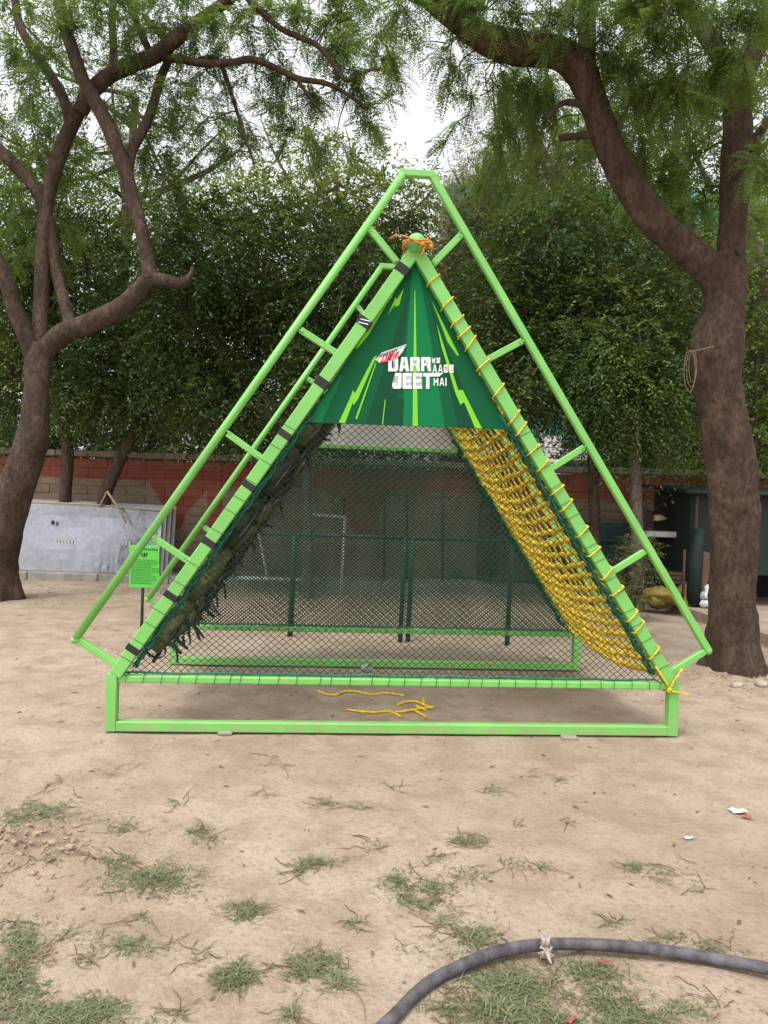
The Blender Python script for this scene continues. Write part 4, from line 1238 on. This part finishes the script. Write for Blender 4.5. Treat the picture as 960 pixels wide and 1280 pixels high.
SB3 = limb(m, [(934, 200, 8, YR), (950, 165, 6, YR - .05), (975, 140, 5, YR - .1)], 4, 8)
limb(m, [(742, 168, 7, YR - .15), (722, 170, 5, YR - .2), (700, 172, 4.5, YR - .22)], 4, 8, .15)
limb(m, [(728, 130, 5, YR - .2), (706, 128, 4, YR - .2), (690, 140, 3, YR - .25), (682, 150, 2, YR - .25)], 4, 7, .15)
limb(m, [(932, 200, 5, YR), (955, 160, 3.5, YR - .2)], 3, 7)
m.build('trunk', BARK_R, trR, TR0)
m = MB(); q = P(923.5, 314, YR - .165); m.lump(q, (.05, .03, .085), .1, 2); m.build('knot_hole', DKPOLE, trR, TR0)
m = MB()
for k in range(3):
    pts = []
    for i in range(22):
        a = 2 * math.pi * i / 21
        pts.append(P(866 - 2 * k + (5 + k) * math.cos(a), 458 + 3 * k + (20 + 3 * k) * math.sin(a), YR - .30 - .01 * k))
    m.tube(pts, .0026, 4)
m.tube([P(862, 440, YR - .3), P(880, 436, YR - .27), P(893, 433, YR - .28)], .006, 4)
o = m.build('hanging_wire', simple('dull_wire', (0.22, 0.16, 0.11), 0.8)); tag(o, 'thin looped wire hanging on the swollen part of the right tree trunk', 'wire')
clR = [(560, 60, 50, 40, 6, -.3), (600, 120, 55, 50, 9, -.1), (640, 170, 60, 55, 9, .3), (680, 110, 50, 45, 8, .2), (610, 10, 60, 35, 9, -.6), (690, 20, 70, 40, 12, -.5), (780, 60, 60, 50, 12, -.4),
       (800, 140, 60, 60, 13, .2), (850, 110, 50, 55, 12, -.5, .5), (860, 190, 55, 60, 11, .3), (840, 260, 50, 50, 7, .6), (790, 220, 40, 50, 5, .8), (930, 80, 40, 50, 8, -.6, .5), (955, 200, 30, 60, 7, -.4, .55),
       (900, 30, 60, 40, 10, -.6, .5), (850, 20, 60, 40, 10, -.9), (720, 180, 40, 50, 5, .8), (620, 210, 45, 55, 6, .9), (575, 180, 30, 40, 2, .3), (940, 300, 30, 60, 4, .5, .6), (500, 10, 50, 30, 4, -.7), (470, 60, 40, 30, 2, -.5), (760, -20, 120, 40, 12, -1.0), (950, -10, 60, 40, 8, -1.0), (650, 230, 40, 40, 3, 1.0)]
near_crown(trR, TR0, S0 + SA + SA2 + SB + SB1 + SB2, clR, YR, LEAF_NEAR, BARK_D, 0.9, 1.25, .24, 15, .048, .0105, 23)

# left tree
TL0 = G(-8, 748); YL = TL0[1]
trL = empty('tree', TL0); tag(trL, 'large spreading many-limbed tree at the left in front of the metal sheets', 'tree', 'trees round the playground')
m = MB()
def root_l(i, dv, p):
    return .16 * math.exp(-max(0, p.z) / .25) * (.5 + .5 * math.sin(math.atan2(dv.y, dv.x) * 4))
L0 = limb(m, [(-12, 765, 29, YL), (-9, 745, 28, YL), (-5, 700, 26, YL), (8, 645, 25, YL), (26, 595, 22, YL), (39, 552, 21, YL), (44, 520, 17, YL), (46, 480, 15.5, YL), (48, 448, 16, YL), (55, 432, 14, YL)], 7, 20, .07, flare=root_l)
La = limb(m, [(46, 455, 11, YL), (34, 425, 11, YL - .05), (18, 385, 10.5, YL - .1), (4, 340, 10, YL - .2), (-30, 280, 9, YL - .4)], 5, 12)
Lb = limb(m, [(50, 450, 10, YL + .05), (50, 410, 9.5, YL + .1), (52, 360, 9.5, YL + .15), (54, 300, 9, YL + .2), (60, 245, 9, YL + .2), (72, 200, 9.5, YL + .2), (88, 160, 9.5, YL + .2), (100, 135, 9, YL + .15)], 6, 12)
Lc = limb(m, [(52, 442, 13, YL), (78, 418, 13.5, YL), (112, 404, 13, YL - .05), (150, 385, 12.5, YL - .1), (176, 362, 12, YL - .15), (190, 346, 11.5, YL - .2)], 6, 14)
Lc2 = limb(m, [(188, 348, 9, YL - .2), (206, 350, 8, YL - .22), (226, 354, 7.5, YL - .25), (238, 344, 4, YL - .25), (241, 334, 2.5, YL - .25)], 5, 10)
Lc3 = limb(m, [(188, 350, 11, YL - .2), (184, 320, 9.5, YL - .2), (176, 285, 9, YL - .2), (166, 250, 9, YL - .2), (158, 218, 9, YL - .2), (146, 185, 9.5, YL - .2), (134, 155, 10, YL - .2), (118, 125, 9, YL - .2), (104, 100, 8.5, YL - .2), (88, 55, 8.5, YL - .3), (76, 10, 8, YL - .3), (68, -40, 7, YL - .3)], 6, 12)
Ld = limb(m, [(88, 408, 9, YL), (84, 390, 8, YL + .1), (72, 345, 7.5, YL + .2), (64, 300, 8, YL + .25), (56, 262, 8, YL + .2), (40, 230, 8.5, YL + .1), (0, 188, 8, YL), (-40, 150, 7, YL)], 6, 12)
Le = limb(m, [(100, 140, 10, YL + .1), (112, 118, 10.5, YL + .05), (132, 98, 10, YL), (160, 82, 10, YL), (192, 70, 10, YL - .1), (222, 46, 9, YL - .2), (250, 26, 8, YL - .3), (285, 0, 7, YL - .4), (320, -30, 6, YL - .5)], 6, 12)
Lf = limb(m, [(200, 70, 6, YL - .1), (225, 74, 5.5, YL - .1), (255, 79, 5, YL - .2), (290, 78, 4.5, YL - .2), (315, 74, 4.5, YL - .2), (345, 85, 4, YL - .2), (372, 98, 4, YL - .2), (410, 105, 3.2, YL - .2), (440, 122, 2.6, YL - .2), (458, 136, 2, YL - .2)], 5, 9)
Lf2 = limb(m, [(370, 97, 3, YL - .2), (386, 120, 2.2, YL - .2), (402, 140, 1.6, YL - .2)], 4, 7)
Lg = limb(m, [(158, 220, 7, YL - .1), (164, 190, 7, YL), (180, 160, 6.5, YL), (192, 130, 6, YL + .1), (200, 100, 5.5, YL + .1), (212, 60, 5, YL + .2), (180, 20, 4, YL + .2)], 5, 9)
Lh = limb(m, [(88, 150, 8, YL + .2), (78, 120, 7, YL + .2), (60, 90, 6.5, YL + .2), (40, 60, 6, YL + .2), (24, 30, 5.5, YL + .2), (18, -10, 5, YL + .2)], 5, 9)
Li = limb(m, [(298, -15, 5, YL - .4), (322, 10, 4.5, YL - .4), (350, 35, 4, YL - .4), (378, 48, 3.8, YL - .4), (398, 58, 3.5, YL - .4), (418, 82, 3, YL - .4), (432, 100, 2.6, YL - .4), (450, 92, 2.4, YL - .4), (470, 86, 2.2, YL - .4), (490, 92, 1.6, YL - .4)], 5, 8)
Lj = limb(m, [(240, 78, 4, YL - .1), (268, 72, 3, YL), (280, 90, 3, YL), (292, 125, 2.6, YL), (304, 165, 2.2, YL), (318, 205, 1.5, YL)], 5, 7)
Lk = limb(m, [(140, 100, 6, YL), (142, 60, 5.5, YL), (140, 20, 5, YL), (146, -30, 4, YL)], 4, 8)
Ll = limb(m, [(190, 72, 5, YL), (176, 40, 4.5, YL), (162, 5, 4, YL), (160, -20, 3, YL)], 4, 8)
m.build('trunk', BARK_L, trL, TL0)
clL = [(30, 60, 50, 50, 8, -.3, .35), (90, 30, 60, 40, 9, -.5, .35), (160, 30, 60, 40, 9, -.4), (230, 30, 60, 35, 9, -.3), (290, 40, 50, 35, 7, -.1), (60, 120, 50, 45, 7, .4), (130, 140, 45, 40, 6, .4), (200, 120, 55, 40, 9, .2, .4),
       (260, 110, 45, 35, 6, .2), (320, 100, 40, 25, 4, .1), (370, 70, 40, 25, 4, 0), (420, 40, 40, 30, 5, 0), (400, 120, 40, 20, 3, 0), (450, 110, 35, 25, 4, 0), (25, 180, 45, 50, 8, .5), (100, 210, 40, 40, 5, .8), (20, 270, 45, 45, 7, .3, .45), (90, 280, 40, 40, 4, .9),
       (190, 175, 40, 30, 6, .3), (215, 230, 40, 30, 5, .5), (270, 160, 35, 25, 5, .2, .55), (300, 200, 25, 25, 2, .2), (340, 10, 50, 25, 6, -.5), (440, 10, 45, 25, 5, -.4), (150, -20, 150, 30, 12, -.8), (400, -20, 90, 25, 6, -.6), (30, 340, 35, 40, 4, .7), (375, 175, 30, 25, 3, .1), (400, 190, 22, 20, 3, .1, .5), (425, 60, 30, 20, 4, -.2), (350, 130, 40, 30, 3, .2, .5), (440, 160, 30, 25, 2, .1, .5), (470, 60, 30, 30, 3, -.3, .5), (300, 140, 40, 30, 3, .3), (480, 130, 25, 20, 2, -.1, .5)]
near_crown(trL, TL0, Lb + La + Lc3 + Ld + Le + Lf + Lg + Lh + Li + Lj + Lk + Ll, clL, YL, LEAF_NEAR, BARK_D, 0.95, 1.5, .27, 12, .068, .0165, 18)

# ---- trees behind ----------------------------------------------------------
def bg_tree(label, base_px, Y, trunk, bark, clumps, depth, dens, per, L, Wd, mat, branches=True, **kw):
    g = P(base_px, 700, Y); g = np.array([g[0], Y, 0.0])
    t = empty('tree', g); tag(t, label, 'tree', 'trees round the playground')
    m = MB()
    S = limb(m, [(px, py, r, Y + dy) for px, py, r, dy in trunk], 6, 10, .06)
    tipn = np.array(S[-1][:3])
    for (cx_, cy_, rx, ry, *k) in clumps:
        c = P(cx_, cy_, Y); i = int(len(S) * random.uniform(.55, .98)); a = np.array(S[i][:3])
        br = spline([tuple(a), tuple((a + c) / 2 + np.array([0, 0, -.1])), tuple(c), tuple(c + (c - a) * .2 + np.array([0, rng.uniform(-.3, .3), .2]))], 4)
        m.tube([Vector(q) for q in br], np.linspace(min(.06, S[i][3]), .012, len(br)), 6, False)
        for q in range(4):
            e = c + rng.normal(0, .6, 3) * np.array([PR(rx, Y), depth * .4, PR(ry, Y)])
            m.tube([Vector(c), Vector((c + e) / 2 + np.array([0, 0, .05])), Vector(e)], [.018, .012, .006], 4, False)
    m.build('trunk', bark, t, g)
    o, B, Dd, ln = crown_from_clumps(clumps, Y, depth, dens, per, L, Wd, mat, 'crown', t, g, **kw)
    STATS.append((label[:20], len(o.data.polygons)))
    return t
bg_tree('dense dark green bushy tree behind the left handrail', 383, 11.4, [(386, 757, 7, 0), (385, 700, 6.5, 0), (384, 640, 6, 0), (380, 560, 6, .1), (362, 480, 6, .2), (340, 400, 5, .3), (330, 320, 4, .3)], BARK_P,
        [(300, 330, 90, 75), (265, 440, 75, 80), (375, 320, 70, 70), (345, 440, 85, 80), (228, 390, 45, 80), (310, 500, 90, 38), (430, 350, 55, 70), (250, 320, 60, 60), (420, 470, 60, 70), (400, 400, 60, 60), (480, 400, 40, 70), (240, 490, 50, 36)], 2.2, 50, 12, .085, .032, LEAF_DK, droop=.6)
bg_tree('tall pale yellow-green tree showing behind the apex of the frame', 440, 17, [(440, 690, 8, 0), (440, 500, 7, 0), (430, 350, 5, 0), (425, 260, 3, 0), (420, 215, 2, 0)], BARK_P,
        [(350, 262, 70, 42), (420, 265, 70, 50), (490, 275, 50, 50), (540, 300, 40, 55), (300, 270, 60, 40), (390, 215, 40, 30, .55), (385, 180, 30, 24, .4), (345, 195, 34, 26, .45), (440, 195, 34, 26, .5), (475, 222, 30, 28, .6), (470, 330, 60, 60), (545, 380, 45, 60), (530, 250, 25, 30, .6)], 2.5, 20, 12, .12, .045, LEAF_YL)
bg_tree('dense dark round tree with a thin brown trunk behind the right handrail', 743, 11.6, [(744, 760, 8, 0), (744, 700, 7.5, 0), (742, 600, 7, 0), (738, 500, 7, 0), (730, 400, 6, 0), (720, 320, 4, 0)], BARK_R,
        [(660, 340, 60, 80), (740, 310, 80, 75), (700, 430, 100, 85), (800, 350, 65, 85), (640, 470, 45, 65), (760, 420, 80, 80), (690, 290, 60, 60), (620, 390, 40, 60), (840, 430, 50, 80), (725, 480, 60, 36), (640, 500, 34, 28)], 2.2, 50, 12, .08, .032, LEAF_DK, droop=.5)
bg_tree('small tree with a thin pale trunk between the right handrail and the big trunk', 795, 11.0, [(797, 770, 8.5, 0), (797, 720, 8, 0), (796, 640, 7.5, 0), (793, 560, 7, 0), (790, 500, 5.5, .1), (786, 440, 4, .2)], BARK_P,
        [(780, 480, 75, 60), (760, 500, 40, 34), (840, 495, 50, 46), (800, 440, 60, 60), (800, 530, 55, 28), (850, 540, 35, 22), (735, 455, 40, 46), (785, 545, 30, 18)], 1.6, 52, 12, .075, .026, LEAF_MD, droop=.7)
bg_tree('yellow-green tree at the right edge behind the big trunk', 965, 12.6, [(975, 760, 9, 0), (972, 600, 8, 0), (960, 450, 6, 0), (950, 300, 4, 0)], BARK_P,
        [(945, 330, 35, 80), (955, 440, 35, 80), (945, 545, 32, 45), (975, 380, 40, 90), (935, 260, 30, 40, .6), (990, 520, 40, 70), (880, 560, 28, 28)], 1.8, 36, 12, .09, .036, LEAF_YL)
bg_tree('tall grey-green weeping tree behind the right side of the apex', 612, 15.0, [(608, 720, 13, -1.9), (612, 640, 13, -1.8), (640, 480, 10, -1), (655, 330, 7, 0), (665, 200, 5, 0), (660, 120, 3, 0)], BARK_D,
        [(620, 150, 50, 45), (680, 140, 50, 60), (598, 220, 38, 50, 1.8), (660, 230, 55, 55, 1.5), (588, 280, 34, 50, 2.6), (640, 300, 50, 50, 1.8), (700, 220, 45, 60), (740, 180, 50, 60), (592, 350, 36, 44, 2.4), (620, 370, 45, 40, 1.6), (720, 290, 40, 40, 1.5), (580, 240, 20, 40, 2.2), (640, 215, 50, 34, 1.8), (700, 215, 40, 34, 1.8), (575, 300, 18, 40, 2.0)], 2.2, 24, 14, .13, .016, LEAF_GR, droop=2.2, tw=(.5, 1.1), shell=.2, out=.5)
bg_tree('dark leaning tree behind the right end of the metal sheets', 130, 12.95, [(128, 720, 8, 0), (130, 628, 8.5, 0), (142, 592, 8.5, 0), (157, 560, 8, 0), (176, 528, 7, .1), (195, 480, 5, .2)], BARK_D,
        [(150, 430, 70, 70), (190, 330, 55, 65), (185, 480, 55, 55), (110, 330, 60, 60), (210, 420, 40, 70), (120, 495, 60, 30), (195, 500, 40, 26)], 2.0, 42, 12, .09, .034, LEAF_DK)
bg_tree('dark upright tree behind the middle of the metal sheets', 80, 13.0, [(80, 720, 8, 0), (81, 628, 8, 0), (84, 560, 7.5, 0), (72, 490, 7, 0), (66, 440, 6, 0), (60, 360, 5, 0)], BARK_D,
        [(20, 270, 60, 80), (70, 350, 60, 70), (20, 420, 50, 90), (90, 450, 50, 60), (60, 250, 60, 60), (-10, 500, 40, 55), (90, 500, 50, 28), (-10, 350, 50, 80)], 2.0, 40, 12, .09, .034, LEAF_MD)
bg_tree('tall airy tree showing between the limbs of the left tree', 150, 17.5, [(150, 690, 9, 0), (150, 450, 8, 0), (160, 250, 6, 0), (170, 120, 4, 0)], BARK_D,
        [(40, 150, 60, 60, .9), (110, 190, 60, 60, .9), (190, 210, 60, 50, .9), (230, 260, 50, 40), (60, 230, 60, 60), (150, 270, 60, 50), (40, 80, 60, 50, .5), (140, 110, 60, 40, .35), (260, 215, 40, 30, .6), (20, 20, 40, 40, .5), (225, 160, 35, 25, .35), (260, 180, 40, 26, .4), (290, 195, 36, 25, .4)], 2.5, 13, 12, .11, .04, LEAF_MD)
bg_tree('tall dark tree filling the space behind the right tree', 830, 15.5, [(830, 690, 9, 0), (830, 450, 8, 0), (840, 250, 6, 0), (850, 120, 4, 0)], BARK_D,
        [(800, 120, 70, 60, .7), (880, 180, 70, 70), (770, 220, 60, 60, .9), (840, 280, 70, 60), (940, 160, 50, 70, .8), (910, 280, 50, 60), (860, 80, 70, 50, .6), (760, 130, 50, 45, .5), (940, 60, 50, 50, .6), (780, 300, 60, 60), (865, 370, 50, 60)], 2.4, 20, 12, .11, .04, LEAF_MD)
# wood beyond the wall that reads as one mass
hz = [(px, 470 + 60 * math.sin(px * .9), 62, 95) for px in range(-470, 1440, 58)] + [(px, 560, 60, 40) for px in range(-470, 1440, 62) if not 650 < px < 765] + [(px, 360 + 30 * math.sin(px * 1.3), 62, 60, .8) for px in list(range(-400, 560, 66)) + list(range(790, 1400, 66))]
hz = [h if not (545 < h[0] < 760) else (h[0], 440, 55, 75, .6) for h in hz]
o, *_ = crown_from_clumps(hz, 17.5, 2.5, 21, 12, .13, .05, LEAF_DK, 'far_foliage', None, (0, 0, 0))
tag(o, 'dark mass of foliage beyond the boundary wall', kind='stuff')
STATS.append(('far', len(o.data.polygons)))
# shrub at the foot of the small tree
g = G(788, 776); sh = empty('shrub', g); tag(sh, 'small grey-green shrub at the foot of the thin pale trunk', 'shrub')
m = MB()
for k in range(9):
    a = rng.uniform(0, 6.28); e = g + np.array([.2 * math.cos(a), .2 * math.sin(a), rng.uniform(.45, .85)]); m.tube([Vector(g), Vector((g + e) / 2 + np.array([0, 0, .08])), Vector(e)], [.012, .008, .004], 5)
m.build('stem', BARK_D, sh, g)
crown_from_clumps([(790, 715, 24, 30), (780, 740, 20, 18), (800, 690, 20, 22)], g[1], .5, 170, 9, .045, .018, LEAF_GR, 'foliage', sh, g, tw=(.1, .25))

# ------------------------------------------------------------------ grass
patches = [(60, 1015, 62, 22, .9), (18, 1028, 28, 16, .9), (70, 982, 26, 7, .5), (155, 1032, 28, 14, .8), (138, 966, 24, 5, .5), (220, 1001, 13, 5, 1.3), (258, 1043, 38, 11, .7), (248, 1034, 14, 7, 1.0), (190, 1096, 68, 24, 1.2), (150, 1078, 44, 14, .9), (60, 1080, 34, 8, .5), (325, 990, 14, 4, .9),
  (357, 957, 14, 5, .6), (345, 946, 14, 5, .4), (405, 1003, 14, 6, 1.1), (445, 1008, 22, 6, .9), (470, 1056, 24, 13, .6), (393, 1078, 36, 9, 1.2), (372, 1088, 16, 6, 1.2), (310, 1137, 30, 14, 1.2), (445, 1150, 16, 7, .9), (295, 1220, 30, 18, 1.6), (390, 1208, 36, 24, 1.5), (425, 1228, 26, 10, 1.3), (365, 1272, 14, 8, 1.2),
  (225, 1268, 10, 8, .8), (25, 1180, 38, 46, .8), (20, 1225, 40, 30, 1.0), (60, 1268, 100, 20, 1.4), (160, 1180, 50, 20, .6), (75, 1166, 34, 13, .5), (178, 1146, 26, 9, .5), (120, 1258, 40, 18, .9), (250, 1190, 30, 10, .3),
  (585, 1049, 28, 9, 1.2), (615, 990, 12, 5, 1.2), (700, 974, 17, 5, .9), (530, 1112, 44, 24, 1.2), (500, 1095, 30, 14, .8), (640, 1082, 18, 9, .8), (680, 1084, 10, 6, .9), (590, 1090, 40, 14, .5), (830, 1092, 50, 16, .5), (795, 1085, 20, 8, .8), (872, 1112, 18, 12, .4), (555, 1150, 14, 9, .9), (590, 1170, 46, 20, .9), (520, 1178, 30, 10, .5),
  (770, 1150, 14, 6, .8), (840, 1168, 14, 7, .8), (890, 1184, 38, 9, .9), (815, 1176, 15, 5, .7), (640, 1225, 70, 32, 1.2), (620, 1262, 80, 22, 1.2), (560, 1262, 28, 20, 1.0), (760, 1245, 60, 34, .9), (740, 1210, 40, 18, 1.0), (860, 1255, 60, 24, .5), (700, 1275, 70, 14, 1.0), (710, 1028, 12, 5, .7), (645, 1030, 14, 5, .5), (490, 981, 9, 3, .9), (800, 1270, 60, 14, .8), (545, 1068, 18, 8, .6), (665, 968, 10, 3, .5), (110, 1195, 30, 12, .4), (915, 880, 20, 4, .5)]
Bp, Bl, Bt = [], [], []
for (px, py, rx, ry, dn) in patches:
    n = int(dn * rx * ry * 1.05) + 16
    a = rng.uniform(0, 6.283, n); r = rng.random(n) ** .7 * rng.uniform(.5, 1.75, n)
    for k in range(n):
        x_ = px + rx * r[k] * math.cos(a[k]); y_ = py + ry * r[k] * math.sin(a[k])
        g = G(x_, max(y_, 700))
        if mnoise.noise(Vector((g[0] * 8, g[1] * 8, 4))) + .6 * mnoise.noise(Vector((g[0] * 23, g[1] * 23, 7))) < -.30 * min(1, dn) + .42 * (r[k] - .45) + .12 * rng.normal(): continue
        g[2] = ground_h(g[0], g[1]) - .003
        Bp.append(g); Bl.append((.75 + .5 * min(1.4, dn)) * (1 - .35 * min(1, r[k]))); Bt.append(np.clip(.40 + .2 * rng.normal() + (.18 if dn < .7 else 0), 0, 1))
# stray single blades
for k in range(900):
    g = np.array([rng.uniform(-4, 4), rng.uniform(1.9, 4.6), 0]);
    if mnoise.noise(Vector((g[0] * 1.2, g[1] * 1.2, 9))) < .1: continue
    g[2] = ground_h(g[0], g[1]); Bp.append(g); Bl.append(.7); Bt.append(.6)
Bp = np.array(Bp); Bl = np.array(Bl); Bt = np.array(Bt); n = len(Bp)
az = rng.uniform(0, 6.283, n); el = rng.uniform(.02, .75, n) ** 1.2
d0 = np.stack([np.cos(az) * np.cos(el), np.sin(az) * np.cos(el), np.sin(el)], 1)
Ls = Bl * rng.uniform(.014, .052, n) * (1 + .5 * (rng.random(n) > .93)); wd = rng.uniform(.0011, .0026, n)
sv = unit(np.cross(d0, np.array([0, 0, 1.0])))
p1 = Bp + d0 * Ls[:, None] * .5; p2 = p1 + unit(d0 + np.array([0, 0, -.55])) * Ls[:, None] * .5
p2[:, 2] = np.maximum(p2[:, 2], Bp[:, 2] + .004)
V = np.stack([Bp - sv * wd[:, None], Bp + sv * wd[:, None], p1 + sv * wd[:, None] * .8, p1 - sv * wd[:, None] * .8, p2 + sv * wd[:, None] * .15, p2 - sv * wd[:, None] * .15], 1).reshape(-1, 3)
i6 = np.arange(n)[:, None] * 6
F4 = np.concatenate([i6 + np.array([0, 1, 2, 3]), i6 + np.array([3, 2, 4, 5])], 0)
o = link('grass', fast_mesh('grass', V, F4, GRASS, np.concatenate([Bt, Bt])))
tag(o, 'thin short grass growing in patches on the sand', 'grass', kind='stuff')
STATS.append(('grass', n))

# dry runners creeping out of the patches
m = MB()
for (px, py, rx, ry, dn) in patches:
    for k in range(int(3 + dn * math.sqrt(rx * ry) * .28)):
        a = rng.uniform(0, 6.28); q = rng.uniform(.2, 1.1)
        g = G(px + rx * q * math.cos(a), py + ry * q * math.sin(a)); h = rng.uniform(0, 6.28); L = rng.uniform(.04, .15); pts = []
        for i in range(6):
            pts.append((g[0], g[1], ground_h(g[0], g[1]) + .003 + .006 * rng.random()))
            h += rng.normal(0, .35); g = g + np.array([math.cos(h), math.sin(h), 0]) * L / 5
        m.tube([Vector(p) for p in pts], [.0017] * 5 + [.0006], 3, False)
tag(m.build('grass_runners', DRY), 'thin dry grass runners creeping over the sand', kind='stuff')

# ------------------------------------------------------------------ loose soil, litter, stones
m = MB()
for k in range(650):
    a = rng.normal(0, 1, 2); g = np.array([MOUND[0] - .16 + a[0] * .24, MOUND[1] + .1 + a[1] * .14, 0]); s_ = rng.uniform(.006, .03) * (1 if rng.random() < .85 else 1.7)
    g[2] = ground_h(g[0], g[1]); m.lump(g, (s_, s_ * rng.uniform(.6, 1), s_ * .7), .4, 1)
tag(m.build('loose_soil', CLOD), 'crumbled heap of reddish soil at the left edge', kind='stuff')
m = MB()
for k in range(520):
    a = rng.uniform(0, 6.28); r = .36 + abs(rng.normal(0, .35)); g = np.array([TR0[0] + r * math.cos(a), TR0[1] - abs(r * math.sin(a)) * .9 + .1, 0]); s_ = rng.uniform(.008, .045)
    g[2] = ground_h(g[0], g[1]); m.lump(g, (s_, s_ * rng.uniform(.6, 1), s_ * .6), .4, 1)
for k in range(900):
    g = np.array([rng.uniform(-4.5, 4.5), rng.uniform(1.8, 9), 0]); g[2] = ground_h(g[0], g[1]); s_ = rng.uniform(.004, .014)
    m.lump(g, (s_, s_ * .8, s_ * .6), .4, 1)
tag(m.build('gravel', CLOD), 'small clods and grit strewn over the sand', kind='stuff')
m = MB()
for k in range(3800):
    g = np.array([rng.uniform(-5.5, 5.5), rng.uniform(1.9, 12.2), 0])
    if k < 1500: g = np.array([rng.uniform(-7, -1.5), rng.uniform(9.5, 12.4), 0])
    g[2] = ground_h(g[0], g[1]) + .003
    a = rng.uniform(0, 6.28); L = rng.uniform(.008, .05) * (1 if rng.random() < .93 else 2.6); d = np.array([math.cos(a), math.sin(a), 0]); w = np.array([-d[1], d[0], 0]) * rng.uniform(.0012, .007)
    z_ = np.array([0, 0, rng.uniform(.002, .010)])
    m.add([g - w * .3, g + d * L * .5 - w + z_, g + d * L, g + d * L * .5 + w + z_ * .4], [(0, 1, 2, 3)])
tag(m.build('leaf_litter', DRY), 'dry leaf bits and twigs scattered on the sand', kind='stuff')
for k, (px, py, sx, sy, lb) in enumerate(((937, 832, .22, .10, 'long pale flat stone beside the roots of the right tree'), (921, 858, .13, .09, 'rounded stone below the roots, left of the square stone'), (952, 858, .14, .10, 'squarish stone at the right edge below the roots'), (684, 822, .16, .10, 'pale flat stone behind the rear rail near the yellow net'))):
    g = ghit(px, py); m = MB(); m.lump((0, 0, .012), (sx, sy, .06), .3, 2); o = m.build('stone', STONE); o.location = g; tag(o, lb, 'stone', 'stones on the sand')
def scrap(px, py, w, h, mat, lb, cat, lift=.012):
    g = ghit(px, py); m = MB(); vs, fs = [], []
    for i in range(5):
        for j in range(4):
            vs.append(((i / 4 - .5) * w + rng.normal(0, .06) * w, (j / 3 - .5) * h + rng.normal(0, .06) * h, lift * (.5 + rng.random()) + .003))
    for i in range(4):
        for j in range(3): fs.append((i * 4 + j, (i + 1) * 4 + j, (i + 1) * 4 + j + 1, i * 4 + j + 1))
    m.add(vs, fs); o = m.build(cat.replace(' ', '_'), mat); o.location = g; o.rotation_euler = (0, 0, rng.uniform(-.6, .6)); tag(o, lb, cat); return o
scrap(923, 1015, .085, .05, PAPER, 'crumpled white paper scrap on bare sand at the right', 'paper scrap')
scrap(933, 1022, .05, .03, REDSCRAP, 'faded red wrapper bit touching the crumpled white paper scrap', 'wrapper')
scrap(862, 1049, .05, .018, PAPER, 'thin white feather-like sliver lying on bare sand', 'sliver')
scrap(531, 848, .14, .05, PAPER, 'flat white paper lying just behind the front net', 'paper')
scrap(755, 1203, .05, .02, REDSCRAP, 'red scrap lying right under the dark hose', 'plastic scrap')
scrap(714, 1276, .05, .016, REDSCRAP, 'red stick-like scrap at the bottom edge in the grass', 'red scrap')
# glass: a discarded clear cup lying inside the base
g = ghit(458, 838); m = MB(); m.lathe([(.030, -.05), (.036, .05), (.033, .05), (.027, -.047), (0.0, -.047)], 18, Matrix.Rotation(1.45, 3, 'X'), (0, 0, .036))
t = NT('clear_plastic'); t.base((.85, .85, .82)).rough(.25); t.b.inputs['Transmission Weight'].default_value = .7
o = m.build('cup', t.m); o.location = g; o.rotation_euler = (0, 0, .6); tag(o, 'clear plastic cup lying on the sand inside the base', 'cup')

# ------------------------------------------------------------------ hose
hp = [(440, 1340), (470, 1300), (495, 1276), (520, 1251), (545, 1232), (580, 1213), (615, 1199), (650, 1191), (690, 1187), (740, 1187.5), (790, 1191), (840, 1197), (890, 1205), (940, 1214), (985, 1223), (1040, 1234)]
pts = []; 
for q in spline(hp, 5):
    g = ghit(q[0], q[1]); pts.append(Vector((g[0], g[1], max(0.002, g[2]) + .017)))
m = MB(); m.tube(resample(pts, .02), .0195, 14, True, True, .03)
hs_ = m.build('hose', HOSE); tag(hs_, 'thick dark grey rubber hose curving across the foreground grass', 'hose')
g = G(682, 1187, .02); m = MB()
for k in range(3):
    P0 = []
    for i in range(17):
        a = 2 * math.pi * i / 16; P0.append((.012 * math.sin(i * 2.3 + k) + (k - 1) * .012, .024 * math.cos(a), .018 + .024 * math.sin(a)))
    m.tube(P0, .008, 6, True, True, .3)
for k in range(7):
    a = rng.uniform(-.6, .6); m.tube([(rng.uniform(-.015, .015), -.005, .04), (a * .02, .01 * rng.normal(), .065 + .01 * rng.random()), (a * .05, .012, .082 + .02 * rng.random())], [.010, .009, .003], 5, True, True, .35)
m.tube([(0, -.02, .03), (.004, -.04, .012), (.008, -.06, .006)], [.010, .008, .004], 5)
o = m.build('rag', CLOTH_W); o.location = (g[0], g[1], 0.004); o.scale = (0.85, 0.92, 0.68); tag(o, 'pale rag knotted round the dark hose', 'rag')
print('LEAVES', STATS)
